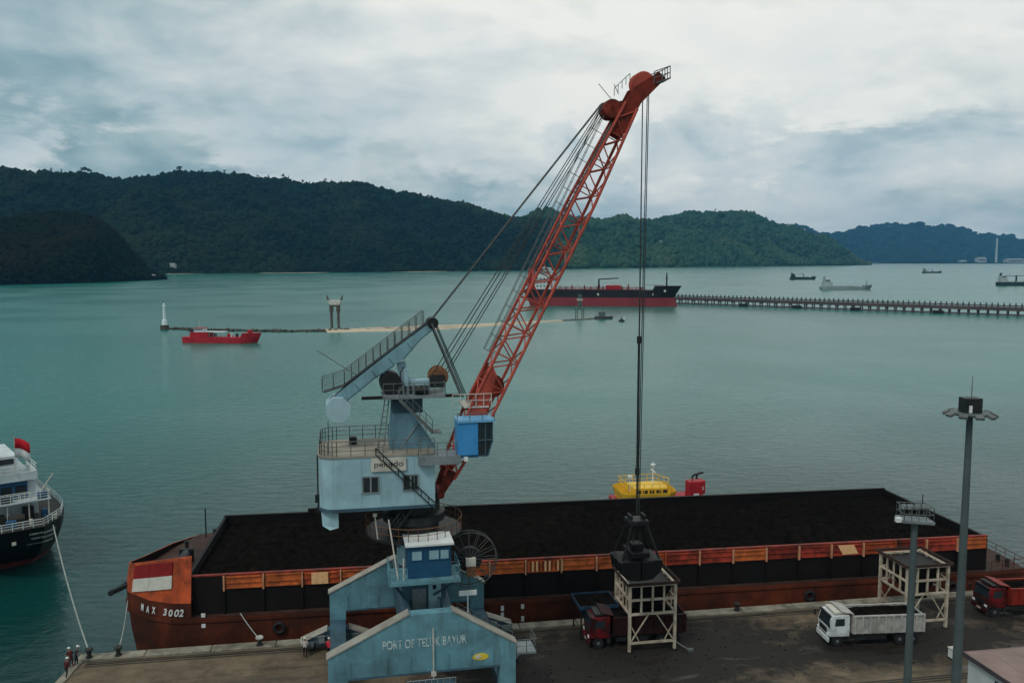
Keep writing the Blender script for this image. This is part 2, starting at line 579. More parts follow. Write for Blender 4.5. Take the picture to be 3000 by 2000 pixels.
hill_main.mesh('hill', m_for_main, 200, 40, 'long dark wooded ridge behind the bay')
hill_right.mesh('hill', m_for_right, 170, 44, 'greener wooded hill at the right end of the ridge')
hill_near.mesh('hill', m_for_near, 90, 34, 'low dark headland at the left edge of the bay')
hill_far.mesh('hill', m_for_far, 110, 30, 'distant blue hill across the water on the right')
hill_main.forest('forest', m_for_main, 30000, 3.6, 13.0, 'dark tropical forest covering the long ridge')
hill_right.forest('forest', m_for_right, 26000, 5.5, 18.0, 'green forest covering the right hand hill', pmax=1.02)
hill_near.forest('forest', m_for_near, 9000, 2.6, 6.5, 'very dark forest covering the low headland on the left')
hill_far.forest('forest', m_for_far, 5000, 26, 60, 'hazy forest covering the distant blue hill', hz=0.5)

# single trees that stand above the ridge line
m_bark = mat('tree bark', (0.05, 0.04, 0.03), 0.9, var=0.4, scale=0.4)


def skyline_tree(u, hill, height, spread, m, label, grp, kind='round'):
    P = hill.point(u, 0.985)
    t = thing('tree', (P.x, P.y, P.z + 1.0), rng.uniform(0, 6), label, 'tree', grp)
    mb = MB(); mb.tube((0, 0, -3), (0.4, 0, height * 0.8), 0.55, 0.22, 6)
    for k in range(4):
        a = rng.uniform(0, 6.28)
        mb.tube((0.2, 0, height * rng.uniform(0.5, 0.7)), (math.cos(a) * spread * 0.6, math.sin(a) * spread * 0.6, height * rng.uniform(0.75, 0.95)), 0.25, 0.1, 5)
    mb.build('trunk', m_bark, t)
    mb = MB()
    bv, bf = ICO[0]
    for k in range(16):
        a = rng.uniform(0, 6.28); rr = spread * math.sqrt(rng.random())
        zc = height * (rng.uniform(0.62, 1.0) if kind == 'round' else rng.uniform(0.35, 1.0))
        if kind != 'round':
            rr *= 1.1 - zc / height * 0.8
        s = spread * rng.uniform(0.22, 0.42)
        c = np.array([math.cos(a) * rr, math.sin(a) * rr, zc])
        vv = bv * nrg.uniform(0.6, 1.3, (len(bv), 1)) * np.array([s, s, s * 0.75]) + c
        mb.add(vv, [tuple(int(i) for i in f) for f in bf])
    mb.build('crown', m, t, fix=False)


ridge_grp = 'tall trees along the ridge line'
ORD = ('first second third fourth fifth sixth seventh eighth ninth tenth eleventh twelfth thirteenth fourteenth fifteenth sixteenth seventeenth eighteenth nineteenth twentieth '
       'twenty-first twenty-second twenty-third twenty-fourth twenty-fifth twenty-sixth twenty-seventh twenty-eighth twenty-ninth').split()
for i, (u, hh, sp, kd) in enumerate(sorted([(22, 16, 8, 'round'), (130, 24, 9, 'tall'), (153, 22, 6, 'tall'), (205, 20, 15, 'round'), (214, 19, 13, 'round'), (172, 15, 8, 'tall'), (283, 20, 9, 'round'), (318, 15, 7, 'tall'), (352, 18, 8, 'round'),
                      (386, 17, 8, 'tall'), (421, 24, 15, 'round'), (448, 17, 8, 'round'), (472, 18, 8, 'round'), (505, 17, 6, 'tall'), (524, 18, 9, 'round'), (546, 24, 8, 'round'), (560, 16, 7, 'round'), (598, 20, 8, 'round'), (622, 19, 8, 'tall'),
                      (655, 24, 9, 'round'), (668, 20, 7, 'tall'), (700, 21, 9, 'round'), (716, 18, 7, 'tall'), (752, 19, 9, 'round'), (788, 17, 8, 'tall'), (815, 16, 9, 'round'), (880, 16, 9, 'round'), (985, 17, 9, 'round'), (1065, 16, 9, 'tall')])):
    skyline_tree(u, hill_main, hh * 1.15, sp * 0.7, m_for_main, '%s tree above the dark ridge line, %s from the left' % ('slender' if kd == 'tall' else ('broad' if sp > 12 else 'spreading'), ORD[i]), ridge_grp, kd)
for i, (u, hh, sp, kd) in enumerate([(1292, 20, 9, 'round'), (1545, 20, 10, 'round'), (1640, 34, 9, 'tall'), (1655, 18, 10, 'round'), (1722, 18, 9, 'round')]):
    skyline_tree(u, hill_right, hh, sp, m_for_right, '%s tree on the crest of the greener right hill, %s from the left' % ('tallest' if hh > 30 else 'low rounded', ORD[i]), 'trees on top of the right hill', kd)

# ---- small houses on the slopes
m_wall_w = mat('white wash', (0.55, 0.56, 0.54), 0.8, var=0.15)
m_roof_t = mat('tin roof', (0.30, 0.30, 0.29), 0.6, var=0.3)
for u, v, hl, sz, lab in [(397, 619, hill_main, 17, 'small white house on the shore beside the headland tip'), (352, 637, hill_near, 8, 'tiny grey hut at the tip of the dark headland'),
                          (664, 615, hill_main, 9, 'tiny hut low on the long ridge above the beach'), (696, 624, hill_main, 9, 'tiny white hut on the beach below the long ridge'),
                          (1812, 521, hill_right, 34, 'pale building high on the right shoulder of the green hill'), (1843, 527, hill_right, 24, 'small pale building on the green hill crest, further right'),
                          (1709, 556, hill_right, 22, 'pale house halfway up the green hill'), (1780, 547, hill_right, 20, 'pale house on the right slope of the green hill'), (1519, 562, hill_right, 20, 'small white house behind the crane ropes on the green hill')]:
    P = hl.find(u, v)
    t = thing('house', (P.x, P.y, P.z + (4 if sz > 12 else 1)), rng.uniform(-0.4, 0.4), lab, 'house')
    w_, d_, h_ = sz, sz * 0.6, sz * 0.38
    MB().bx(-w_ / 2, w_ / 2, -d_ / 2, d_ / 2, -4, h_).build('wall', m_wall_w, t)
    MB().prism([(-w_ * 0.55, -d_ * 0.6, h_), (-w_ * 0.55, d_ * 0.6, h_), (-w_ * 0.55, 0, h_ + sz * 0.2)], (w_ * 1.1, 0, 0)).build('roof', m_roof_t, t)
    mb = MB()
    for k in (-1, 0, 1):
        o = MB().box((k * w_ * 0.3, -d_ / 2 - 0.05, h_ * 0.5), (w_ * 0.12, 0.1, h_ * 0.35)).build('window', glass('dark window glass'), t)

# ---- narrow beach under the ridge
m_sand = mat('pale sand', (0.50, 0.41, 0.30), 0.9, var=0.25, scale=0.05, bump=0.3, bscale=1.0)
m_mud = mat('wet rock', (0.09, 0.08, 0.06), 0.8, var=0.5, scale=0.25, bump=0.5, bscale=1.2)
mb = MB(); vs = []
us = np.linspace(384, 1120, 90)
for i, u in enumerate(us):
    c = hill_main.col(u)
    for k, (dr, z) in enumerate([(-26, -0.4), (-14, 0.6), (0, 1.6), (16, 3.0)]):
        wv = 10 * math.sin(u * 0.05) + 6 * math.sin(u * 0.13)
        r = c[0] + dr * (0.55 + 0.45 * math.sin(u * 0.021)) + wv * 0.2
        vs.append((c[1] * r, c[2] * r, z))
mb.add(vs, [(i * 4 + k, (i + 1) * 4 + k, (i + 1) * 4 + k + 1, i * 4 + k + 1) for i in range(len(us) - 1) for k in range(3)])
tag(mb.build('beach', m_sand, smooth=True, fix=False), 'thin pale beach under the long ridge', None, kind='structure')

# ================================================================ sandbank with its breakwater
bank = [(-189, 467, 2.0), (-165, 459, 2.2), (-140, 453, 3.0), (-120, 449, 5.0), (-100, 452, 8.0), (-80, 460, 9.5), (-60, 468, 9.0), (-43, 477, 9.0), (-25, 487, 7.0), (-8, 499, 5.0), (10, 512, 2.6), (30, 527, 1.8), (54, 545, 1.6)]


def bank_mesh(i0, i1, m, name, label, h, wk, seed):
    pts = []
    for (x0, y0, w0), (x1, y1, w1) in zip(bank[i0:i1], bank[i0 + 1:i1 + 1]):
        for k in range(8):
            f = k / 8
            pts.append((x0 + (x1 - x0) * f, y0 + (y1 - y0) * f, w0 + (w1 - w0) * f))
    pts.append(bank[i1])
    vs = []
    for i, (x, y, w_) in enumerate(pts):
        a = pts[max(0, i - 1)]; b_ = pts[min(len(pts) - 1, i + 1)]
        dx, dy = b_[0] - a[0], b_[1] - a[1]; L = math.hypot(dx, dy); nx, ny = -dy / L, dx / L
        w_ *= wk * (1 + 0.35 * mnoise.noise(Vector((x * 0.06, y * 0.06, seed))))
        for k in range(7):
            f = k / 6 * 2 - 1
            z = h * (1 - f * f) ** 0.6 * (1 + 0.4 * mnoise.noise(Vector((x * 0.3, y * 0.3 + f * 3, seed)))) - 0.25
            vs.append((x + nx * f * w_, y + ny * f * w_, z if abs(f) < 1 else -0.5))
    mb = MB()
    mb.add(vs, [(i * 7 + k, (i + 1) * 7 + k, (i + 1) * 7 + k + 1, i * 7 + k + 1) for i in range(len(pts) - 1) for k in range(6)])
    return tag(mb.build(name, m, smooth=True, fix=False), label, None, kind='structure')


bank_mesh(4, 11, m_sand, 'sandbank', 'pale sandbank lying across the bay behind the crane', 1.0, 1.7, 2.0)
bank_mesh(0, 6, m_mud, 'reef', 'dark rocky end of the reef beside the white beacon', 1.0, 0.55, 5.0)
bank_mesh(9, 12, m_mud, 'reef', 'thin dark end of the reef pointing at the tanker', 0.9, 0.8, 8.0)
mb = MB(); bv, bf = ICO[0]
for i in range(420):
    f = rng.random() * 4.6; i0 = int(f); f -= i0
    a, b_ = bank[i0], bank[i0 + 1]
    s = rng.uniform(0.3, 1.1)
    c = np.array([a[0] + (b_[0] - a[0]) * f + rng.uniform(-1, 1) * 1.5, a[1] + (b_[1] - a[1]) * f - rng.uniform(0.2, 3.6), rng.uniform(0.0, 0.7)])
    mb.add(bv * nrg.uniform(0.6, 1.2, (len(bv), 1)) * s + c, [tuple(int(q) for q in fc) for fc in bf])
tag(mb.build('rocks', m_mud, fix=False), 'grey boulders piled along the reef beside the sandbank', 'rocks', kind='stuff')

# ================================================================ quay
m_quay = bpy.data.materials.new('stained concrete'); m_quay.use_nodes = True
T = NT(m_quay.node_tree)
out = T.n('ShaderNodeOutputMaterial'); b = T.n('ShaderNodeBsdfPrincipled'); T.link(b.outputs[0], out.inputs[0])
tco = T.n('ShaderNodeTexCoord').outputs['Object']           # x along the quay, y towards the water
n1 = T.noise(tco, 0.35, 7, 0.62, 0.4); n2 = T.noise(tco, 2.2, 6, 0.65)
c = T.mix(T.range(n1, 0.3, 0.7), (0.098, 0.067, 0.041), (0.195, 0.147, 0.095))
c = T.mix(T.range(n2, 0.54, 0.72, 0, 0.40), c, (0.26, 0.22, 0.165))
tyre = T.noise(T.vmath('MULTIPLY', tco, (0.10, 1.5, 1.0)), 1.0, 6, 0.6, 0.5)
c = T.mix(T.range(tyre, 0.50, 0.66, 0, 0.55), c, (0.075, 0.062, 0.048))
# coal spilt round the hoppers: an uneven black crust
sp = T.n('ShaderNodeSeparateXYZ'); T.link(tco, sp.inputs[0])
spill = None
for cx, cy, rx, ry in [(12, -8, 17, 8.5), (34, -9, 16, 5.5), (0, -9, 9, 7), (52, -4, 14, 5)]:
    dx = T.math('DIVIDE', T.math('SUBTRACT', sp.outputs[0], cx), rx); dy = T.math('DIVIDE', T.math('SUBTRACT', sp.outputs[1], cy), ry)
    d = T.math('SQRT', T.math('ADD', T.math('MULTIPLY', dx, dx), T.math('MULTIPLY', dy, dy)))
    e = T.range(d, 0.35, 1.25, 1.0, 0.0)
    spill = e if spill is None else T.math('MAXIMUM', spill, e)
crust = T.math('ADD', spill, T.math('MULTIPLY', T.math('SUBTRACT', T.noise(tco, 0.5, 8, 0.68, 0.6), 0.5), 1.7))
c = T.mix(T.range(crust, 0.05, 0.62, 0, 0.95), c, (0.014, 0.012, 0.011))
wet = T.range(T.noise(T.vmath('MULTIPLY', tco, (0.35, 1.0, 1.0)), 0.45, 6, 0.6, 0.5), 0.56, 0.64)
c = T.mix(T.math('MULTIPLY', wet, 0.45), c, (0.03, 0.025, 0.02))
T.link(c, b.inputs['Base Color']); T.link(T.range(wet, 0, 1, 0.85, 0.28), b.inputs['Roughness']); b.inputs['Specular IOR Level'].default_value = 0.3
bn = T.n('ShaderNodeBump'); bn.inputs['Strength'].default_value = 0.4; bn.inputs['Distance'].default_value = 0.05
T.link(T.noise(tco, 3.0, 8, 0.7), bn.inputs['Height']); T.link(bn.outputs[0], b.inputs['Normal'])

quay = bpy.data.objects.new('quay', None); COL.objects.link(quay)
quay.location = q2w(0, 0, 0); quay.rotation_euler = (0, 0, QA); tag(quay, 'stained concrete quay under the crane', None, kind='structure')
S0, S1, TB = -38.6, 130.0, -110.0
mb = MB()
mb.add([(S0, 0, -6), (S1, 0, -6), (S1, TB, -6), (S0 - 9, TB, -6), (S0, 0, QZ), (S1, 0, QZ), (S1, TB, QZ), (S0 - 9, TB, QZ)],
       [(4, 5, 6, 7), (0, 1, 5, 4), (1, 2, 6, 5), (2, 3, 7, 6), (3, 0, 4, 7)])
mb.build('deck', m_quay, quay)
m_cope = mat('cope concrete', (0.30, 0.27, 0.21), 0.85, var=0.35, scale=0.9, dirt=0.75, dirt_col=(0.05, 0.045, 0.035), bump=0.4, bscale=5, dlo=0.42, dhi=0.7)
x = S0 + 0.05
while x < 100:                                        # cope beam: a row of separate kerb stones along the edge
    L = 5.6
    MB().bx(x, x + L - 0.07, -1.05, 0.12, QZ - 0.75, QZ + 0.16).build('kerb_stone', m_cope, quay, bevel=0.03)
    x += L
y = -1.1
while y > -60:                                        # and along the quay end
    o = MB().bx(-0.35, 0.35, -2.65, 2.65, -0.4, 0.14).build('kerb_stone', m_cope, quay, bevel=0.03)
    o.location = (S0 + 0.36 + (y - 2.7) * 9 / 110, y - 2.7, QZ); o.rotation_euler = (0, 0, -math.atan2(9, 110))
    y -= 5.4
m_rail = mat('rail steel', (0.06, 0.05, 0.045), 0.45, 0.6, 0.4, 0.5)
for yy in (-1.75, -16.1):
    mb = MB(); mb.bx(S0 + 1, 120, yy - 0.06, yy + 0.06, QZ - 0.01, QZ + 0.05); mb.build('crane_rail', m_rail, quay)
    for dy in (-0.35, 0.35):
        MB().bx(S0 + 1, 120, yy + dy - 0.12, yy + dy + 0.12, QZ - 0.01, QZ + 0.006).build('rail_channel', mat('rail groove', (0.05, 0.043, 0.035), 0.9, var=0.4), quay)

# mooring bollards on the kerb
m_boll = mat('bollard iron', (0.035, 0.033, 0.03), 0.6, var=0.4, scale=3)
m_bollw = mat('bollard white paint', (0.55, 0.54, 0.48), 0.6, var=0.3, scale=4, dirt=0.4)
for s, lab, mm in [(-37.6, 'dark iron bollard at the outer corner of the quay', m_boll), (-35.2, 'low dark bollard second from the quay corner', m_boll), (-23.2, 'white topped bollard on the kerb in front of the barge bow', m_bollw), (22.5, 'iron bollard on the kerb between the two hoppers', m_boll)]:
    P = q2w(s, -0.62, QZ + 0.16)
    t = thing('bollard', P, QA, lab, 'bollard', 'mooring bollards along the quay edge')
    MB().lathe([(0.32, 0), (0.32, 0.06), (0.2, 0.1), (0.19, 0.5), (0.21, 0.55)], n=12).build('post', m_boll, t, smooth=False)
    MB().lathe([(0.21, 0.55), (0.34, 0.62), (0.36, 0.74), (0.28, 0.82), (0.0, 0.84)], n=12).build('cap', mm, t)
# ================================================================ harbour crane
DZ = (0, 0, QZ)
m_cblue = mat('faded blue paint', (0.145, 0.315, 0.375), 0.55, var=0.2, scale=0.5, streak=0.55, streak_col=(0.075, 0.105, 0.10), dirt=0.5, dirt_col=(0.05, 0.07, 0.07), bump=0.05, bscale=4)
m_house = mat('pale blue house paint', (0.34, 0.525, 0.585), 0.55, var=0.14, scale=0.5, streak=0.4, streak_col=(0.20, 0.25, 0.24), dirt=0.35, dirt_col=(0.17, 0.20, 0.19), bump=0.15, bscale=1.2)
m_cdark = mat('grimy blue steel', (0.06, 0.12, 0.16), 0.6, var=0.3, scale=0.7, streak=0.4, streak_col=(0.035, 0.04, 0.04), dirt=0.5, dirt_col=(0.03, 0.033, 0.033))
m_steel = mat('grey galvanised steel', (0.14, 0.155, 0.15), 0.55, 0.2, 0.3, 1.2)
m_dsteel = mat('dark oily steel', (0.028, 0.03, 0.03), 0.5, 0.2, 0.4, 1.0)
m_red = mat('red lattice paint', (0.50, 0.085, 0.055), 0.5, var=0.3, scale=0.9, streak=0.35, streak_col=(0.10, 0.03, 0.025), dirt=0.35, dirt_col=(0.06, 0.025, 0.02))
m_redd = mat('rusty red head', (0.22, 0.028, 0.016), 0.6, var=0.4, scale=1.4, dirt=0.75, dirt_col=(0.03, 0.015, 0.01))
m_cab = mat('bright cab blue', (0.06, 0.29, 0.62), 0.4, var=0.08, scale=1.0, dirt=0.15, dirt_col=(0.05, 0.12, 0.2))
m_cab2 = mat('deep cabin blue', (0.018, 0.085, 0.17), 0.5, var=0.2, scale=1.0, dirt=0.3, dirt_col=(0.02, 0.05, 0.07))
m_white = mat('white paint', (0.78, 0.79, 0.77), 0.5, var=0.08, scale=1.0, dirt=0.2, dirt_col=(0.4, 0.38, 0.33))
m_offw = mat('dusty white paint', (0.62, 0.58, 0.50), 0.6, var=0.2, scale=1.0, dirt=0.3, dirt_col=(0.2, 0.17, 0.13))
m_deckp = mat('dusty roof deck', (0.33, 0.29, 0.235), 0.8, var=0.3, scale=0.6, dirt=0.45, dirt_col=(0.14, 0.12, 0.10))
m_plate = mat('grey deck plate', (0.22, 0.25, 0.26), 0.6, var=0.2, scale=0.8, dirt=0.3)
m_yel = mat('yellow badge', (0.72, 0.55, 0.06), 0.5, var=0.2)
m_black = mat('black lettering', (0.02, 0.02, 0.022), 0.6, var=0.1)
m_rust = mat('rusty brown steel', (0.22, 0.10, 0.05), 0.7, var=0.4, scale=2)
m_glass = glass('dark window glass')
m_glassl = mat('grey cabin window', (0.28, 0.42, 0.48), 0.15, var=0.15, scale=1.2)
m_capst = mat('weathered top flange', (0.36, 0.33, 0.28), 0.75, var=0.25, scale=0.8, dirt=0.3)

m_jib = mat('weathered jib blue', (0.21, 0.37, 0.42), 0.55, var=0.2, scale=0.7, streak=0.4, streak_col=(0.13, 0.17, 0.17), dirt=0.35, dirt_col=(0.10, 0.13, 0.13))
CR = q2w(-9.7, -9.8, QZ); CA = QA + R(2.0)
crane = thing('harbour_crane', CR, CA, 'tall portal crane with red lattice boom and blue machinery house', 'crane')


def cpart(mb, name, m, parent=None, **kw):
    return mb.build(name, m, parent or crane, off=DZ, **kw)


# --- portal: two gable shaped frames standing on bogies
def gable(y, name, m, dz=0.0):
    mb = MB()
    # built from convex pieces so that the sheet stays clean
    P = lambda pts: mb.prism([(a, y, c + (dz if c > 5 else 0)) for a, c in pts], (0, 0.9, 0))
    P([(-6.9, 4.7), (-6.9, 9.2), (-5.5, 9.2 + 1.4 * 2.8 / 5.9), (-5.5, 4.7)])
    P([(-5.497, 7.6), (-5.497, 9.2 + 1.403 * 2.8 / 5.9), (-1.0, 12.0), (2.2, 12.0), (5.747, 9.1 + 1.253 * 2.9 / 4.8), (5.747, 7.6)])
    P([(5.75, 4.7), (5.75, 9.1 + 1.25 * 2.9 / 4.8), (7.0, 9.1), (7.0, 4.7)])
    fr = cpart(mb, name, m)
    # top flanges, seam stiffeners
    for a, b_ in [((-7.0, 9.16), (-1.0, 12.03)), ((2.2, 12.03), (7.1, 9.07))]:
        f = MB(); f.beam((a[0], y + 0.45, a[1] + 0.06 + dz), (b_[0], y + 0.45, b_[1] + 0.06 + dz), 1.05, 0.09)
        cpart(f, 'top_flange', m_capst, fr)
    for xx in (-5.3, -2.6, -0.9, 1.9, 3.6, 5.3):
        f = MB(); f.bx(xx - 0.03, xx + 0.03, y - 0.045, y + 0.002, 7.7 + dz, 8.9 + dz); cpart(f, 'stiffener', m, fr)
    f = MB(); f.bx(-5.5, 5.75, y - 0.12, y + 1.02, 7.48 + dz, 7.598 + dz); cpart(f, 'bottom_flange', m_cdark, fr)
    return fr


front = gable(-6.75, 'front_frame', m_cblue)
rear = gable(7.6, 'rear_frame', m_cblue, -0.75)
text('lettering', 'PORT OF TELUK BAYUR', 6.2, 0.66, (-2.95, -6.775, 9.52 - QZ), (R(90), 0, 0), mat('pale lettering', (0.56, 0.65, 0.65), 0.6, var=0.3, scale=3.0, dirt=0.75, dirt_col=(0.18, 0.33, 0.38), dlo=0.46, dhi=0.56), front, ext=0.012, bold=0.008)
mb = MB(); mb.prism([(4.3 + 0.62 * math.cos(t * math.pi / 10), -6.80, 8.35 + 0.26 * math.sin(t * math.pi / 10)) for t in range(20)], (0, 0.045, 0)); cpart(mb, 'badge', m_yel, front)
mb = MB(); mb.prism([(4.1 + 0.22 * math.cos(t * math.pi / 6), -6.83, 8.38 + 0.15 * math.sin(t * math.pi / 6)) for t in range(12)], (0, 0.028, 0)); cpart(mb, 'badge_centre', m_offw, front)
for xx in (-1.0, 2.2):
    mb = MB(); mb.bx(xx - 0.35, xx + 0.35, -5.84, 7.59, 8.4, 11.2); cpart(mb, 'cross_girder', m_cdark)
mb = MB(); mb.bx(-6.85, -5.55, -5.84, 7.59, 5.2, 6.0); cpart(mb, 'sill_beam', m_cdark)
mb = MB(); mb.bx(5.8, 6.95, -5.84, 7.59, 5.2, 6.0); cpart(mb, 'sill_beam', m_cdark)

# --- travelling bogies under each leg
for lx in (-6.2, 6.4):
    for ly in (-6.3, 8.05):
        bg_ = MB(); bg_.prism([(lx - 3.1, ly - 0.45, 3.75), (lx - 3.1, ly - 0.45, 4.15), (lx - 0.9, ly - 0.45, 5.1), (lx + 0.9, ly - 0.45, 5.1), (lx + 3.1, ly - 0.45, 4.15), (lx + 3.1, ly - 0.45, 3.75)], (0, 0.9, 0))
        bo = cpart(bg_, 'bogie', m_cblue if ly < 0 else m_cdark)
        for sgn in (-1, 1):
            cv = MB(); cv.beam((lx + sgn * 0.95, ly, 5.15), (lx + sgn * 3.3, ly, 4.2), 1.2, 0.07); cpart(cv, 'bogie_cover', m_capst, bo)
            for dx in (0.75, 2.25):
                wl = MB(); wl.lathe([(0.36, -0.11), (0.42, -0.1), (0.42, 0.1), (0.36, 0.11)], (lx + sgn * dx, ly, QZ + 0.05 + 0.42), 16, 'Y'); cpart(wl, 'wheel', m_dsteel, bo)
            mt = MB(); mt.lathe([(0.0, -0.45), (0.3, -0.45), (0.3, 0.45), (0.0, 0.45)], (lx + sgn * 2.6, ly - 0.72, 4.0), 12, 'X'); cpart(mt, 'motor', m_steel, bo)
            bx_ = MB(); bx_.bx(lx + sgn * 1.5 - 0.3, lx + sgn * 1.5 + 0.3, ly - 0.85, ly - 0.46, 4.1, 4.7); cpart(bx_, 'gear_box', m_plate, bo)
        rl = MB(); rl.rail([(lx - 3.1, ly - 0.95, 3.8), (lx + 3.1, ly - 0.95, 3.8)], 1.0, 1.2, 0.03); cpart(rl, 'railing', m_steel, bo)

# --- tower on the portal
tw = MB(); tw.bx(-1.15, 2.35, -1.75, 1.75, 9.6, 13.7); tower = cpart(tw, 'tower', m_cdark)
tw = MB(); tw.lathe([(1.7, 13.7), (1.7, 16.4)], (0.3, 0, 0), 20); cpart(tw, 'tower_drum', m_house, tower)
mb = MB(); mb.bx(-0.35, 0.75, -1.82, -1.752, 10.0, 12.0); cpart(mb, 'panel', m_plate, tower)
mb = MB(); mb.bx(0.95, 1.95, -1.84, -1.752, 10.1, 12.5); door = cpart(mb, 'door', m_house, tower)
mb = MB(); mb.bx(1.28, 1.55, -1.86, -1.842, 11.9, 12.25); cpart(mb, 'window', m_glass, door)
mb = MB(); mb.bx(1.7, 1.78, -1.9, -1.842, 11.1, 11.25); cpart(mb, 'handle', m_dsteel, door)
mb = MB(); mb.bx(-1.3, 4.2, -3.6, -1.9, 9.72, 9.9); cpart(mb, 'landing', m_plate, tower)
mb = MB(); mb.rail([(-1.3, -3.55, 9.9), (3.1, -3.55, 9.9)], 1.05, 0.9, 0.035); cpart(mb, 'railing', m_steel, tower)
mb = MB(); mb.bx(3.2, 4.6, -3.2, -3.12, 11.7, 12.1); mb.bx(3.85, 3.95, -3.12, -3.04, 9.9, 12.0); cpart(mb, 'notice_board', m_white, tower)
mb = MB(); mb.stairs((3.1, -3.6, 9.9), (7.6, -3.6, 7.1), (0, 0.9, 0), 13); st = cpart(mb, 'stair', m_steel)
mb = MB(); mb.rail([(3.1, -3.62, 9.9), (7.6, -3.62, 7.1)], 1.05, 0.7, 0.035, (0.33, 0.66)); mb.rail([(3.1, -2.68, 9.9), (7.6, -2.68, 7.1)], 1.05, 0.7, 0.035, (0.33, 0.66)); cpart(mb, 'handrail', m_steel, st)
mb = MB(); mb.bx(7.6, 9.2, -4.2, -2.2, 6.95, 7.1); cpart(mb, 'landing', m_plate, st)
mb = MB(); mb.rail([(7.6, -4.2, 7.1), (9.2, -4.2, 7.1), (9.2, -2.2, 7.1)], 1.05, 0.8, 0.035); cpart(mb, 'railing', m_steel, st)
mb = MB(); mb.stairs((8.2, -2.2, 7.0), (8.2, 2.6, QZ + 0.02), (0.9, 0, 0), 13); cpart(mb, 'lower_stair', m_steel, st)

# --- checker's cabin on its platform
mb = MB(); mb.bx(-2.3, 3.1, -5.0, -1.76, 13.55, 13.8); plat = cpart(mb, 'platform', m_cblue)
mb = MB(); mb.rail([(-2.25, -1.8, 13.8), (-2.25, -4.95, 13.8), (-0.95, -4.95, 13.8)], 1.05, 0.8, 0.03); cpart(mb, 'railing', m_cblue, plat)
mb = MB(); mb.rail([(2.6, -4.95, 13.8), (3.05, -4.95, 13.8), (3.05, -1.8, 13.8)], 1.05, 0.8, 0.03); cpart(mb, 'railing', m_cblue, plat)
for xx in (-1.9, 2.7):
    mb = MB(); mb.beam((xx, -4.8, 13.55), (xx * 0.5, -1.76, 11.4), 0.16); cpart(mb, 'bracket', m_cdark, plat)
mb = MB(); mb.bx(-0.85, 2.45, -4.3, -1.76, 13.8, 16.35); cb = cpart(mb, 'cabin', m_cab2, bevel=0.04)
mb = MB(); mb.prism([(-1.05, -4.55, 16.35), (2.65, -4.55, 16.35), (2.65, -4.55, 16.5), (-1.05, -4.55, 16.5)], (0, 2.9, 0)); cpart(mb, 'cabin_roof', m_white, cb)
for x0, x1 in ((-0.55, 0.2), (0.75, 1.5), (1.62, 2.25)):
    mb = MB(); mb.bx(x0, x1, -4.34, -4.302, 15.25, 15.95); wd = cpart(mb, 'window', m_glassl, cb)
    mb = MB()
    for a in ((x0 - 0.06, x1 + 0.06, 15.95, 16.02), (x0 - 0.06, x1 + 0.06, 15.18, 15.25), (x0 - 0.06, x0, 15.25, 15.95), (x1, x1 + 0.06, 15.25, 15.95)):
        mb.bx(a[0], a[1], -4.37, -4.302, a[2], a[3])
    cpart(mb, 'window_frame', m_cab2, wd)
mb = MB(); mb.tube((-1.6, -4.2, 13.8), (-2.2, -3.2, 18.2), 0.06, n=6); mb.tube((-1.2, -4.5, 13.8), (-1.2, -4.5, 15.5), 0.06, n=6); cpart(mb, 'pipe', m_offw, cb)

# --- round walkway below the slewing ring
mb = MB(); mb.lathe([(1.75, 16.25), (3.9, 16.25), (3.9, 16.42), (1.75, 16.42)], (0, 0, 0), 36); rg = cpart(mb, 'ring_walkway', m_dsteel)
mb = MB(); pts = [(3.85 * math.cos(a * math.pi / 16), 3.85 * math.sin(a * math.pi / 16), 16.42) for a in range(33)]
mb.rail(pts, 1.05, 0.8, 0.03); cpart(mb, 'railing', m_rust, rg)
for a in range(8):
    mb = MB(); mb.beam((1.7 * math.cos(a * 0.785), 1.7 * math.sin(a * 0.785), 15.3), (3.7 * math.cos(a * 0.785), 3.7 * math.sin(a * 0.785), 16.2), 0.1); cpart(mb, 'bracket', m_cdark, rg)
mb = MB(); mb.lathe([(2.0, 16.42), (2.05, 17.1), (2.5, 17.3), (2.5, 17.9), (2.1, 18.0), (2.1, 19.0)], (0, 0, 0), 28); cpart(mb, 'slewing_ring', m_dsteel)
mb = MB(); mb.stairs((-0.2, -2.5, 18.9), (-2.2, -2.9, 16.45), (0, 0.7, 0), 9); mb.rail([(-0.2, -2.55, 18.9), (-2.2, -2.95, 16.45)], 1.0, 0.7, 0.03); cpart(mb, 'stair', m_dsteel)
mb = MB(); mb.tube((-3.0, -2.3, 16.42), (-3.2, -2.4, 18.3), 0.06, n=6); mb.box((-3.2, -2.4, 18.4), (0.3, 0.2, 0.25)); cpart(mb, 'floodlight', m_offw)

# --- spoked cable reel beside the tower
rc = Vector((4.3, -1.2, 13.95))
m_reel = mat('dull reel steel', (0.085, 0.088, 0.08), 0.6, 0.1, 0.3, 1.5)
hub = MB(); hub.lathe([(0.35, -0.45), (0.35, 0.45)], rc, 14, 'Y'); reel = cpart(hub, 'cable_reel', m_dsteel)
for dy in (-0.32, 0.32):
    rm = MB(); rm.path([rc + Vector((2.25 * math.cos(a * math.pi / 18), dy, 2.25 * math.sin(a * math.pi / 18))) for a in range(37)], 0.045, 5); cpart(rm, 'rim', m_reel, reel)
    for a in range(16):
        t_ = a * math.pi / 8
        s_ = MB(); s_.tube(rc + Vector((0.3 * math.cos(t_), dy, 0.3 * math.sin(t_))), rc + Vector((2.25 * math.cos(t_), dy, 2.25 * math.sin(t_))), 0.028, n=4); cpart(s_, 'spoke', m_reel, reel)
mb = MB(); mb.lathe([(0.5, -0.28), (1.0, -0.28), (1.0, 0.28), (0.5, 0.28)], rc, 20, 'Y'); cpart(mb, 'cable_coil', m_black, reel)
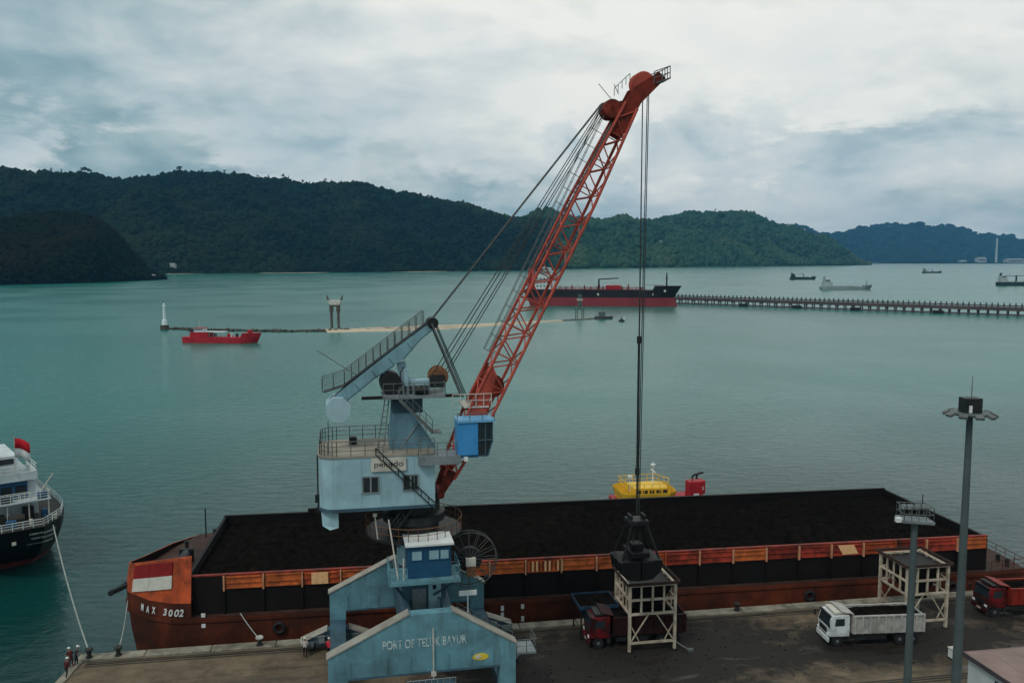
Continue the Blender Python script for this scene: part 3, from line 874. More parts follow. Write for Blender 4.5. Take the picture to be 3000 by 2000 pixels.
mb = MB(); mb.beam((2.3, -1.2, 12.6), (4.3, -1.2, 13.7), 0.25); mb.beam((2.3, -0.6, 13.2), (4.3, -0.85, 13.9), 0.2); cpart(mb, 'arm', m_cdark, reel)
mb = MB(); mb.bx(3.95, 4.75, -1.95, -1.55, 13.55, 14.2); cpart(mb, 'gear_case', m_offw, reel)
mb = MB(); mb.bx(4.0, 4.8, -1.9, -1.6, 12.7, 13.5); cpart(mb, 'motor', m_rust, reel)

# --- electrical cabinet hung in front of the portal
mb = MB(); mb.bx(-1.3, 2.2, -8.4, -7.0, 4.2, 7.0); ec = cpart(mb, 'electrical_cabinet', m_cdark)
for i in range(7):
    mb = MB(); mb.bx(-1.2 + i * 0.49, -1.2 + i * 0.49 + 0.32, -8.47, -8.402, 4.3, 6.9); cpart(mb, 'panel', m_house if i % 2 else m_plate, ec)
mb = MB(); mb.rail([(-1.3, -8.35, 7.0), (2.2, -8.35, 7.0)], 0.75, 0.42, 0.035, (0.4,)); cpart(mb, 'railing', m_plate, ec)
mb = MB(); mb.tube((0.75, -6.9, 7.0), (0.75, -6.9, 10.9), 0.06, n=6); mb.box((0.75, -6.92, 7.45), (0.36, 0.24, 0.3)); cpart(mb, 'conduit', m_offw, ec)

# --- machinery house with rounded rear
def rounded(x0, x1, y0, y1, r, n=6):
    pts = [(x1, y0), (x1, y1)]
    for k in range(n + 1):
        a = math.pi / 2 + k * math.pi / 2 / n
        pts.append((x0 + r + r * math.cos(a), y1 - r + r * math.sin(a)))
    for k in range(n + 1):
        a = math.pi + k * math.pi / 2 / n
        pts.append((x0 + r + r * math.cos(a), y0 + r + r * math.sin(a)))
    return pts


HX0, HX1, HY0, HY1, HZ0, HZ1 = -7.35, 1.4, -3.0, 3.2, 19.15, 23.05
hp = rounded(HX0, HX1, HY0, HY1, 1.3)
mb = MB(); mb.prism([(x, y, HZ0) for x, y in hp], (0, 0, HZ1 - HZ0)); house = cpart(mb, 'machinery_house', m_house)
mb = MB(); mb.prism([(x * 1.012, y * 1.02, HZ1 + 0.003) for x, y in hp], (0, 0, 0.16)); cpart(mb, 'roof_deck', m_deckp, house)
mb = MB(); mb.prism([(x * 1.008, y * 1.015, HZ0 - 0.25) for x, y in hp], (0, 0, 0.247)); cpart(mb, 'floor_frame', m_cdark, house)
for xx in (-4.2, -2.7, -0.2):
    mb = MB(); mb.bx(xx - 0.02, xx + 0.02, HY0 - 0.03, HY0 + 0.001, HZ0 + 0.1, HZ1 - 0.1); cpart(mb, 'seam', m_house, house)
for x0, x1, z0, z1 in ((-4.05, -2.95, 20.35, 21.5), (-1.0, 0.05, 20.4, 21.5)):
    mb = MB(); mb.bx(x0, x1, HY0 - 0.03, HY0 - 0.002, z0, z1); wd = cpart(mb, 'window', m_glass, house)
    mb = MB()
    xm = (x0 + x1) / 2
    for a in ((x0 - 0.09, x1 + 0.09, z1, z1 + 0.1), (x0 - 0.09, x1 + 0.09, z0 - 0.1, z0), (x0 - 0.09, x0, z0, z1), (x1, x1 + 0.09, z0, z1), (xm - 0.06, xm + 0.06, z0, z1)):
        mb.bx(a[0], a[1], HY0 - 0.07, HY0 - 0.002, a[2], a[3])
    cpart(mb, 'window_frame', m_plate, wd)
mb = MB(); mb.bx(-3.45, -0.8, HY0 - 0.14, HY0 - 0.06, 21.95, 22.98); sg = cpart(mb, 'sign_board', m_offw, house)
text('lettering', 'pelindo', 2.2, 0.52, (-3.22, HY0 - 0.155, 22.2 - QZ), (R(90), 0, 0), mat('sign lettering', (0.06, 0.065, 0.07), 0.6, var=0.2), sg, ext=0.01, bold=0.0)
rp = [(x * 0.99, y * 0.99, HZ1 + 0.16) for x, y in hp]
mb = MB(); mb.rail(rp[1:] + rp[:1], 1.1, 1.1, 0.032, (0.35, 0.68)); cpart(mb, 'railing', m_steel, house)
mb = MB(); mb.bx(-5.0, -4.4, 1.0, 1.6, HZ1 + 0.16, HZ1 + 0.75); cpart(mb, 'vent_box', m_black, house)
mb = MB(); mb.prism([(-7.25, -2.0, 18.88), (-5.95, -2.6, 18.88), (-5.95, -2.6, 17.6), (-6.6, -2.6, 17.45), (-7.15, -2.2, 17.7)], (0, 1.6, 0)); cpart(mb, 'counterweight_block', m_house, house)
mb = MB(); mb.tube((HX0 - 0.12, -1.2, 18.6), (HX0 - 0.12, -1.2, 23.0), 0.06, n=6); mb.bx(HX0 - 0.35, HX0 - 0.005, -1.4, -1.0, 19.3, 19.9); mb.bx(HX0 - 0.3, HX0 - 0.005, -1.4, -1.0, 18.5, 18.9); cpart(mb, 'drain_pipe', m_dsteel, house)
mb = MB()
a0, b0 = Vector((-3.1, HY0 - 0.3, 23.3)), Vector((1.45, HY0 - 0.3, 18.75))
for dz_ in (0, 0.5):
    mb.tube(a0 + Vector((0, 0, dz_)), b0 + Vector((0, 0, dz_)), 0.05, n=5)
for k in range(9):
    p = a0.lerp(b0, k / 8); mb.tube(p, p + Vector((0, 0, 0.5)), 0.035, n=4)
cpart(mb, 'sloping_ladder', m_dsteel, house)

# --- walkway between house and cab
mb = MB(); mb.bx(0.1, 3.35, -3.6, -1.6, 22.35, 23.02); wk = cpart(mb, 'cab_walkway', m_plate)
mb = MB(); mb.rail([(0.1, -3.55, 23.02), (3.0, -3.55, 23.02)], 1.05, 0.8, 0.03); cpart(mb, 'railing', m_steel, wk)

# --- operator's cab
mb = MB(); mb.bx(3.15, 4.75, -3.4, -1.5, 22.75, 25.5); oc = cpart(mb, 'operator_cab', m_cab, bevel=0.05)
mb = MB(); mb.bx(3.1, 6.05, -3.5, -1.4, 25.503, 25.68); cpart(mb, 'cab_roof', mat('light cab blue', (0.16, 0.42, 0.66), 0.4, var=0.08), oc)
mb = MB(); mb.prism([(4.752, -3.36, 22.85), (5.5, -3.36, 22.85), (5.85, -3.36, 24.0), (5.85, -3.36, 25.5), (4.752, -3.36, 25.5)], (0, 1.82, 0)); cpart(mb, 'cab_glazing', m_glass, oc)
mb = MB()
for p0, p1 in (((4.78, 22.85), (5.5, 22.85)), ((5.5, 22.85), (5.85, 24.0)), ((5.85, 24.0), (5.85, 25.5)), ((4.78, 24.1), (5.85, 24.1)), ((5.3, 22.85), (5.3, 25.5))):
    for yy in (-3.39, -1.52):
        mb.beam((p0[0], yy, p0[1]), (p1[0], yy, p1[1]), 0.09)
cpart(mb, 'cab_frame', m_cdark, oc)
mb = MB(); mb.bx(3.2, 4.7, -3.43, -3.402, 22.78, 22.98); cpart(mb, 'cab_trim', m_cab2, oc)
mb = MB(); mb.box((3.75, -3.55, 22.7), (0.3, 0.25, 0.3)); mb.tube((3.75, -3.5, 22.75), (3.75, -3.3, 22.75), 0.04); cpart(mb, 'floodlight', m_white, oc)
mb = MB(); mb.rail([(3.1, -3.5, 25.68), (6.0, -3.5, 25.68)], 0.55, 0.9, 0.03, ()); cpart(mb, 'roof_rail', m_steel, oc)

# --- mast, winch deck
def frustum(mb, b0, b1, z0, z1):
    (x0, x1, y0, y1), (u0, u1, v0, v1) = b0, b1
    vs = [(x0, y0, z0), (x1, y0, z0), (x1, y1, z0), (x0, y1, z0), (u0, v0, z1), (u1, v0, z1), (u1, v1, z1), (u0, v1, z1)]
    mb.add(vs, [(0, 3, 2, 1), (4, 5, 6, 7), (0, 1, 5, 4), (1, 2, 6, 5), (2, 3, 7, 6), (3, 0, 4, 7)])
    return mb


mb = frustum(MB(), (-1.9, 1.7, -1.4, 1.4), (-1.7, -0.1, -1.1, 1.1), 23.2, 26.0); mast = cpart(mb, 'mast', mat('mast blue', (0.13, 0.25, 0.31), 0.55, var=0.2, scale=0.6, streak=0.35, streak_col=(0.05, 0.07, 0.08), dirt=0.35, dirt_col=(0.04, 0.06, 0.07)))
mb = MB(); mb.bx(-1.68, 0.7, -1.08, 1.08, 26.0, 27.25); cpart(mb, 'mast_head', m_cdark, mast)
mb = MB(); mb.beam((-1.1, -1.35, 23.3), (0.3, -1.25, 25.2), 0.12); cpart(mb, 'gusset', m_plate, mast)
mb = MB(); mb.bx(-2.4, 2.4, -1.9, 1.7, 27.25, 27.45); wdk = cpart(mb, 'winch_deck', m_plate)
mb = MB(); mb.rail([(-2.4, -1.85, 27.45), (2.4, -1.85, 27.45), (2.4, 1.65, 27.45)], 1.0, 0.8, 0.03); cpart(mb, 'railing', m_steel, wdk)
mb = MB(); mb.lathe([(0.85, -0.9), (0.85, 0.9)], (-1.75, 0, 28.35), 18, 'Y'); cpart(mb, 'winch_drum', m_black, wdk)
mb = MB(); mb.bx(-0.9, 1.3, -0.9, 0.9, 27.45, 28.15); cpart(mb, 'winch_motor', m_plate, wdk)
mb = MB(); mb.bx(-0.3, 1.6, -0.6, 0.6, 28.153, 28.5); cpart(mb, 'motor_cover', m_house, wdk)
for k in range(5):
    mb = MB(); mb.bx(-0.75 + k * 0.42, -0.55 + k * 0.42, -0.96, -0.902, 27.5, 28.1); cpart(mb, 'cooling_fin', m_dsteel, wdk)
for yy in (-1.3, 1.2):
    mb = MB(); mb.lathe([(0.0, -0.5), (0.28, -0.5), (0.28, 0.5), (0.0, 0.5)], (0.6, yy, 27.78), 12, 'X'); cpart(mb, 'brake_motor', m_dsteel, wdk)
mb = MB(); mb.path([(-0.9, -1.2, 27.5), (-1.0, -1.25, 28.4), (-1.0, -1.0, 29.2), (-0.7, -0.7, 29.6)], 0.05, 5); cpart(mb, 'cable', m_black, wdk)
mb = MB(); mb.bx(-0.75, -0.35, -0.8, 0.8, 27.45, 29.4); cpart(mb, 'bearing_post', m_house, wdk)
for yy in (-0.5, 0.5):
    mb = MB(); mb.lathe([(0.25, -0.1), (0.72, -0.12), (0.78, -0.05), (0.78, 0.05), (0.72, 0.12), (0.25, 0.1)], (2.05, yy, 28.75), 20, 'Y'); cpart(mb, 'sheave', m_rust, wdk)
for yy in (-0.7, 0.7):
    mb = MB(); mb.bx(1.3, 2.5, yy - 0.05, yy + 0.05, 27.9, 28.9); cpart(mb, 'sheave_bracket', m_dsteel, wdk)
mb = MB(); mb.stairs((-1.2, -1.9, 27.3), (1.3, -1.9, 24.7), (0, -0.7, 0), 10); mb.rail([(-1.2, -2.62, 27.3), (1.3, -2.62, 24.7)], 1.0, 0.7, 0.03, (0.5,)); mb.bx(1.2, 2.0, -2.6, -1.4, 24.6, 24.7); cpart(mb, 'stair', m_steel, wdk)
mb = MB(); mb.bx(-4.0, 4.0, -0.15, 0.15, 27.0, 27.24); cpart(mb, 'cross_bar', m_dsteel, wdk)
mb = MB()
for dx in (0, 0.5):
    mb.tube((-3.0 + dx, -2.4, 23.2), (-2.2 + dx * 0.6, -0.6, 27.1), 0.05, n=5)
for k in range(10):
    f = k / 9
    mb.tube(Vector((-3.0, -2.4, 23.2)).lerp(Vector((-2.2, -0.6, 27.1)), f), Vector((-2.5, -2.4, 23.2)).lerp(Vector((-1.9, -0.6, 27.1)), f), 0.03, n=4)
cpart(mb, 'ladder', m_steel, mast)

# --- counter jib with its walkway and counterweight
jp = [[(-6.1, 27.35), (-5.2, 28.15), (-3.4, 29.53), (-3.05, 28.75), (-5.2, 27.05)], [(-3.4, 29.53), (-1.35, 31.1), (-0.75, 30.2), (-1.45, 29.75), (-3.05, 28.75)], [(-1.35, 31.1), (0.2, 32.21), (0.6, 31.75), (-0.75, 30.2)], [(0.2, 32.21), (1.45, 33.1), (1.95, 32.8), (0.6, 31.75)]]
mb = MB()
for pg in jp:
    mb.prism([(a, -0.62, c) for a, c in pg], (0, 1.24, 0))
jib = cpart(mb, 'counter_jib', m_jib)
for (xa, za), (xb, zb) in (((-5.2, 27.05), (-3.05, 28.75)), ((-3.05, 28.75), (-1.45, 29.75)), ((-0.75, 30.2), (0.6, 31.75)), ((0.6, 31.75), (1.95, 32.8))):
    mb = MB(); mb.beam((xa, 0, za - 0.03), (xb, 0, zb - 0.03), 1.4, 0.07); cpart(mb, 'lower_flange', m_cdark, jib)
for xx, zz in ((-4.5, 28.35), (-3.2, 29.35), (-1.9, 30.35), (-0.4, 31.45)):
    mb = MB(); mb.beam((xx, -0.65, zz), (xx + 0.45, -0.65, zz - 0.62), 0.06, 0.05); cpart(mb, 'stiffener', m_cdark, jib)
mb = MB(); mb.beam((-2.3, -0.35, 29.3), (-1.9, -0.35, 28.3), 0.18); mb.beam((-2.3, 0.35, 29.3), (-1.9, 0.35, 28.3), 0.18); cpart(mb, 'jib_link', m_house, jib)
mb = MB(); mb.prism([(-5.82 + 1.0 * math.cos(t * math.pi / 4 + 0.39), -1.3, 26.45 + 1.0 * math.sin(t * math.pi / 4 + 0.39)) for t in range(8)], (0, 2.6, 0)); cpart(mb, 'counterweight', mat('pale counterweight paint', (0.40, 0.56, 0.61), 0.5, var=0.12, scale=0.7, streak=0.3, streak_col=(0.26, 0.33, 0.33)), jib)
mb = MB(); mb.beam((-6.9, 0, 27.75), (-5.3, 0, 28.22), 1.3, 0.07); mb.beam((-5.3, 0, 28.22), (-1.35, 0, 31.18), 1.3, 0.07); mb.beam((-1.35, 0, 31.18), (1.4, 0, 33.17), 1.3, 0.07); cpart(mb, 'walkway', m_dsteel, jib)
mb = MB()
for yy in (-0.62, 0.62):
    mb.rail([(-7.0, yy, 27.75), (-5.3, yy, 28.25), (-1.35, yy, 31.2), (0.9, yy, 32.85)], 1.1, 0.75, 0.034, (0.35, 0.68))
cpart(mb, 'railing', m_steel, jib)
mb = MB(); mb.tube((-4.3, -0.5, 29.0), (-7.3, -0.5, 31.0), 0.03, n=4); cpart(mb, 'antenna', m_steel, jib)
mb = MB(); mb.beam((-0.9, 0, 29.9), (-0.55, 0, 28.4), 0.5, 0.7); cpart(mb, 'pivot_post', m_house, jib)
mb = MB(); mb.tube((-6.6, -1.2, 25.6), (-6.6, -1.6, 23.2), 0.04, n=5); cpart(mb, 'hanger', m_steel, jib)
for yy in (-0.55, 0.55):
    mb = MB(); mb.beam((1.5, yy * 1.6, 33.0), (3.95, yy * 1.9, 27.1), 0.13); cpart(mb, 'stay_strut', m_steel, jib)
    mb = MB(); mb.beam((1.85, yy * 1.3, 33.0), (4.25, yy * 1.6, 27.1), 0.08); cpart(mb, 'stay_bar', m_dsteel, jib)
mb = MB(); mb.lathe([(0.2, -0.7), (0.45, -0.7), (0.45, 0.7), (0.2, 0.7)], (1.6, 0, 33.0), 14, 'Y'); cpart(mb, 'peak_sheave', m_dsteel, jib)

# --- lattice boom
FOOT, HEAD = Vector((2.0, 0, 19.3)), Vector((17.75, 0, 50.3))
BD = (HEAD - FOOT).normalized(); BY = Vector((0, 1, 0)); BN = BD.cross(BY).normalized()      # BN: right/below side of the boom
if BN.x < 0:
    BN = -BN
BL = (HEAD - FOOT).length


def bsec(l):
    """half width (across) and half depth of the boom at a distance l from the foot"""
    f = l / BL
    wd = np.interp(f, [0, 0.18, 0.72, 1.0], [1.25, 1.25, 1.15, 0.75])
    dp = np.interp(f, [0, 0.05, 0.20, 0.75, 1.0], [0.22, 0.45, 0.95, 0.85, 0.55])
    return float(wd), float(dp)


def bpt(l, cy, cn):
    w_, d_ = bsec(l)
    return FOOT + BD * l + BY * (cy * w_) + BN * (cn * d_)


mb = MB()
for cy in (-1, 1):
    mb.prism([bpt(0.0, cy, -1), bpt(0.0, cy, 1), bpt(2.2, cy, 1), bpt(2.2, cy, -1)], BY * 0.14 * -cy)
mb.tube(bpt(0.1, -1.25, 0), bpt(0.1, 1.25, 0), 0.28, n=12)
boom = cpart(mb, 'boom', m_redd)
for cy in (-1, 1):
    for cn in (-1, 1):
        ls = [1.6, BL * 0.2, BL * 0.75, BL]
        mb = MB()
        for a, b_ in zip(ls[:-1], ls[1:]):
            mb.tube(bpt(a, cy, cn), bpt(b_, cy, cn), 0.13, n=7)
        cpart(mb, 'chord', m_red, boom)
NB = 26
st_ = [2.2 + (BL - 2.4) * k / NB for k in range(NB + 1)]
for k in range(NB):
    a, b_ = st_[k], st_[k + 1]
    for cy in (-1, 1):
        mb = MB(); mb.tube(bpt(a, cy, -1 if k % 2 else 1), bpt(b_, cy, 1 if k % 2 else -1), 0.06, n=5); cpart(mb, 'brace', m_red, boom)
    for cn in (-1, 1):
        mb = MB(); mb.tube(bpt(a, -1 if k % 2 else 1, cn), bpt(b_, 1 if k % 2 else -1, cn), 0.06, n=5); cpart(mb, 'brace', m_red, boom)
    if k % 2 == 0:
        mb = MB(); ring = [bpt(a, -1, -1), bpt(a, 1, -1), bpt(a, 1, 1), bpt(a, -1, 1)]
        for q in range(4):
            mb.tube(ring[q], ring[(q + 1) % 4], 0.05, n=5)
        cpart(mb, 'frame_ring', m_red, boom)
# plated lower bay with its round sheave opening
mb = MB()
for cy in (-1.02, 1.02):
    mb.prism([bpt(6.8, cy, -1.0), bpt(6.8, cy, 0.55), bpt(10.6, cy, -0.25), bpt(11.2, cy, -1.0)], BY * 0.05)
cpart(mb, 'web_plate', m_red, boom)
mb = MB(); mb.lathe([(0.55, -0.16), (0.95, -0.16), (0.95, 0.16), (0.55, 0.16)], bpt(9.6, 0, 0.15), 20, 'Y'); cpart(mb, 'guide_sheave', m_redd, boom)
mb = MB(); c0 = bpt(7.6, 0, -0.6); mb.box(c0, (2.0, 2.7, 0.12)); mb.rail([c0 + Vector((-1.9, -1.4, 0.05)), c0 + Vector((1.2, -1.4, 0.05))], 1.0, 0.6, 0.035); cpart(mb, 'service_platform', m_offw, boom)
# ladder up the back of the boom
mb = MB()
for off in (-1.75, -1.3):
    for cy in (-0.25, 0.25):
        pts = [FOOT + BD * l + BY * cy + BN * (off - 0.25 * (l / BL)) for l in (12, BL * 0.6, BL - 1)]
        for p, q in zip(pts[:-1], pts[1:]):
            mb.tube(p, q, 0.028, n=4)
for k in range(34):
    l = 12 + (BL - 13) * k / 33
    o0 = -0.25 * (l / BL)
    mb.tube(FOOT + BD * l + BY * -0.25 + BN * (-1.3 + o0), FOOT + BD * l + BY * 0.25 + BN * (-1.3 + o0), 0.02, n=4)
    if k % 2 == 0:
        mb.tube(FOOT + BD * l + BN * (-1.75 + o0), FOOT + BD * l + BN * -0.85, 0.028, n=4)
cpart(mb, 'boom_ladder', m_steel, boom)
# dark hose and cable tray along the upper boom
mb = MB(); mb.beam(bpt(BL * 0.56, -0.1, -1.0), bpt(BL * 0.97, -0.1, -1.0), 0.5, 0.2); cpart(mb, 'cable_tray', m_dsteel, boom)
# head: two sheave nests and a railed tip
mb = MB()
for cy in (-0.95, 0.95):
    w0 = BY * (cy * 0.75)
    base = HEAD + w0
    mb.prism([base + BD * -2.6 - BN * 0.6, base + BD * -2.6 + BN * 0.5, base + BD * 0.6 + BN * 0.65, base + Vector((2.9, 0, 2.25)), base + Vector((2.3, 0, 2.75)), base + BD * 1.3 - BN * 0.5], BY * 0.09)
cpart(mb, 'boom_head', m_redd, boom)
for yy in (-0.45, 0, 0.45):
    mb = MB(); mb.lathe([(0.2, -0.14), (0.85, -0.16), (0.92, -0.1), (0.85, 0), (0.92, 0.1), (0.85, 0.16), (0.2, 0.14)], Vector((18.85, yy, 52.15)), 26, 'Y'); cpart(mb, 'head_sheave', m_red, boom)
for yy in (-0.6, -0.2, 0.2, 0.6):
    mb = MB(); mb.lathe([(0.2, -0.12), (0.70, -0.14), (0.77, -0.09), (0.77, 0.09), (0.70, 0.14), (0.2, 0.12)], Vector((16.2, yy, 50.0)), 24, 'Y'); cpart(mb, 'luffing_sheave', m_redd, boom)
mb = MB()
for yy in (-0.72, 0.72):
    mb.prism([Vector((15.7, yy, 50.0)), Vector((16.1, yy, 50.5)), Vector((17.3, yy, 50.7)), Vector((17.2, yy, 49.4)), Vector((16.3, yy, 49.5))], (0, 0.08, 0))
cpart(mb, 'sheave_cheek', m_redd, boom)
mb = MB(); mb.box((20.4, 0, 52.35), (1.3, 1.8, 0.1), rot=Matrix.Rotation(R(-20), 3, 'Y'))
mb.rail([(19.6, -0.85, 52.0), (20.95, -0.85, 52.5), (20.95, 0.85, 52.5), (19.6, 0.85, 52.0)], 1.0, 0.6, 0.04, (0.5,)); cpart(mb, 'tip_platform', m_steel, boom)
mb = MB(); mb.tube((16.4, 0.3, 50.9), (15.3, 0.3, 52.1), 0.03, n=4); mb.tube((16.8, -0.3, 51.2), (16.4, -0.3, 52.0), 0.03, n=4); mb.rail([(16.3, -0.7, 51.0), (17.6, -0.7, 52.2)], 0.6, 0.5, 0.03, ()); cpart(mb, 'antenna', m_steel, boom)
# ropes
m_rope = mat('wire rope', (0.045, 0.05, 0.05), 0.5, 0.3, 0.3, 2.0)
for yy in (-0.3, 0.0, 0.3):
    mb = MB(); mb.tube((1.7, yy, 33.4), (15.5, yy, 50.5), 0.045, n=5); cpart(mb, 'luffing_rope', m_rope)
for x0, z0, yy, x1, z1 in ((1.3, 28.6, -0.6, 15.3, 50.2), (1.6, 28.4, -0.35, 15.45, 50.1), (2.6, 28.9, 0.4, 15.6, 49.8), (2.8, 28.7, 0.65, 15.75, 49.7)):
    mb = MB(); mb.tube((x0, yy, z0), (x1, yy * 0.8, z1), 0.04, n=5); cpart(mb, 'hoist_rope', m_rope)
GX, GY = 18.95, 0.0
GZ = 15.9
for dx, yy in ((-0.1, -0.28), (0.1, 0.28), (0.42, -0.28), (0.5, 0.28)):
    mb = MB(); mb.tube((GX + dx, yy, 51.3), (GX + dx * 0.35, yy * 0.8, GZ + 0.5), 0.042, n=5); cpart(mb, 'fall_rope', m_rope)
mb = MB(); mb.tube((GX, 0, 31.0), (GX, 0, 20.0), 0.11, n=8); mb.tube((GX, 0, 31.6), (GX, 0, 31.0), 0.2, n=8); mb.tube((GX, 0, 20.4), (GX, 0, 19.8), 0.2, n=8); cpart(mb, 'rope_spreader', m_dsteel)

# ================================================================ clamshell grab
GP = CR + Vector((GX * math.cos(CA) - GY * math.sin(CA), GX * math.sin(CA) + GY * math.cos(CA), 0)); GP.z = 11.0
m_grab = mat('coal blackened steel', (0.008, 0.008, 0.009), 0.55, 0.1, 0.4, 1.5)
m_grab2 = mat('worn grab frame steel', (0.019, 0.020, 0.020), 0.5, 0.2, 0.4, 1.5)
grab = thing('grab', GP, CA, 'black clamshell grab hanging on the crane ropes above the cream hopper', 'grab')
for s_ in (-1, 1):
    mb = MB()
    prof = [(0.04, 0.0), (1.0, 0.1), (1.75, 0.75), (1.9, 1.7), (1.3, 1.75), (0.04, 1.65)]
    mb.prism([(s_ * a, -1.45, c) for a, c in prof], (0, 2.9, 0))
    sh = mb.build('shell', m_grab, grab, bevel=0.05)
    for yy in (-1.0, 0.0, 1.0):
        r_ = MB(); r_.path([(s_ * (a + 0.04), yy, c) for a, c in prof[:4]], 0.07, 4); r_.build('rib', m_grab2, sh)
    for yy in (-1.25, 1.25):
        ar = MB(); ar.beam((s_ * 1.6, yy, 1.8), (s_ * 0.62, yy * 0.55, 4.7), 0.16); ar.build('arm', m_grab2, grab)
mb = MB(); mb.bx(-0.85, 0.85, -0.8, 0.8, 4.55, 5.0); mb.bx(-0.7, -0.5, -0.5, 0.5, 5.0, 5.4); mb.bx(0.5, 0.7, -0.5, 0.5, 5.0, 5.4); mb.build('head_block', m_grab2, grab, bevel=0.04)
mb = MB(); mb.bx(-0.8, 0.8, -1.2, 1.2, 1.9, 2.35); mb.bx(-0.5, 0.5, -0.5, 0.5, 2.35, 2.9); mb.build('lower_block', m_grab, grab, bevel=0.04)
for dx in (-0.45, 0.45):
    MB().lathe([(0.15, -0.1), (0.42, -0.1), (0.42, 0.1), (0.15, 0.1)], (dx, 0, 4.35), 16, 'Y').build('sheave', m_grab2, grab)
for dx, yy in ((-0.25, -0.2), (0.25, 0.2), (-0.25, 0.2), (0.25, -0.2)):
    MB().tube((dx, yy, 2.6), (dx, yy, 4.6), 0.035, n=4).build('closing_rope', m_rope, grab)
# ================================================================ coal barge
m_or = [mat('orange panel %d' % i, c, 0.6, var=0.35, scale=1.3, streak=0.5, streak_col=(0.22, 0.035, 0.015), dirt=dd, dirt_col=(0.03, 0.018, 0.014), dlo=0.40, dhi=0.62)
        for i, (c, dd) in enumerate([((0.66, 0.16, 0.045), 0.45), ((0.60, 0.11, 0.035), 0.6), ((0.48, 0.06, 0.035), 0.65), ((0.30, 0.035, 0.02), 0.8)])]
m_bow = mat('orange bow paint', (0.56, 0.095, 0.03), 0.55, var=0.3, scale=0.9, streak=0.6, streak_col=(0.12, 0.035, 0.02), dirt=0.75, dirt_col=(0.06, 0.024, 0.016), dlo=0.42, dhi=0.66)
m_hullr = mat('rusty red hull', (0.125, 0.027, 0.011), 0.6, var=0.5, scale=0.35, streak=0.6, streak_col=(0.035, 0.016, 0.012), dirt=0.7, dirt_col=(0.022, 0.012, 0.010), dlo=0.42, dhi=0.62)
m_wallk = mat('coal stained wall', (0.009, 0.007, 0.007), 0.6, var=0.35, scale=0.7, streak=0.35, streak_col=(0.022, 0.009, 0.006))
m_post = mat('pale orange post', (0.62, 0.30, 0.17), 0.6, var=0.25, scale=2.0, dirt=0.35, dirt_col=(0.15, 0.05, 0.03))
m_patch = mat('paler orange plates', (0.92, 0.50, 0.25), 0.5, var=0.2, scale=3.0)  # paler orange for a few plates on the side panels
m_deckd = mat('grimy barge deck', (0.06, 0.028, 0.02), 0.7, var=0.4, scale=0.6, dirt=0.7, dirt_col=(0.02, 0.016, 0.014))
m_coal = bpy.data.materials.new('coal'); m_coal.use_nodes = True
T = NT(m_coal.node_tree)
out = T.n('ShaderNodeOutputMaterial'); b = T.n('ShaderNodeBsdfDiffuse'); T.link(b.outputs[0], out.inputs[0])
pos = T.n('ShaderNodeNewGeometry').outputs['Position']
T.link(T.mix(T.range(T.noise(pos, 1.4, 8, 0.7), 0.35, 0.7), (0.0035, 0.0033, 0.0033), (0.015, 0.0125, 0.0105)), b.inputs['Color'])
bn = T.n('ShaderNodeBump'); bn.inputs['Strength'].default_value = 0.8; bn.inputs['Distance'].default_value = 0.12
T.link(T.noise(pos, 3.5, 6, 0.7), bn.inputs['Height']); T.link(bn.outputs[0], b.inputs['Normal'])

BA = QA - R(1.26)
BP = q2w(-26.75, 3.4, 0.0)
barge = thing('coal_barge', BP, BA, 'long orange coal barge with black side walls moored along the quay', 'barge')
DK, WT = 4.9, 8.6


def hull_loft(mb, rings):
    n = len(rings[0]); vs = [p for r_ in rings for p in r_]
    fs = [(i * n + k, i * n + (k + 1) % n, (i + 1) * n + (k + 1) % n, (i + 1) * n + k) for i in range(len(rings) - 1) for k in range(n)]
    fs += [tuple(range(n - 1, -1, -1)), tuple(range((len(rings) - 1) * n, len(rings) * n))]
    mb.add(vs, fs)
    return mb


bow_xy = [(-3.4, 19.8), (-6.3, 19.0), (-8.2, 14.6), (-9.8, 9.2), (-10.3, 5.4), (-9.5, 3.0), (-7.0, 0.6), (-4.6, -0.6), (-2.9, -0.8)]
deck_o = bow_xy + [(30, -0.8), (78, -0.8), (83.0, -0.4), (83.6, 4.0), (83.6, 15.0), (83.0, 19.4), (78, 19.8), (30, 19.8)]


def ring_at(z, f):
    return [((x + f if x < -3.3 else (x - f if x > 80 else x)), y, z) for x, y in deck_o]


mb = hull_loft(MB(), [ring_at(-2.5, 1.8), ring_at(0.0, 0.7), ring_at(2.5, 0.25), ring_at(DK, 0.0)])
hull = mb.build('hull', m_hullr, barge)
mb = MB()
for (x0, y0), (x1, y1) in zip(deck_o, deck_o[1:] + deck_o[:1]):
    mb.beam((x0, y0, DK - 0.25), (x1, y1, DK - 0.25), 0.28, 0.3)
mb.build('rubbing_strake', m_hullr, hull)
mb = MB(); mb.prism([(x * 0.998, 9.5 + (y - 9.5) * 0.995, DK + 0.003) for x, y in deck_o], (0, 0, 0.05)); mb.build('deck', m_deckd, barge)

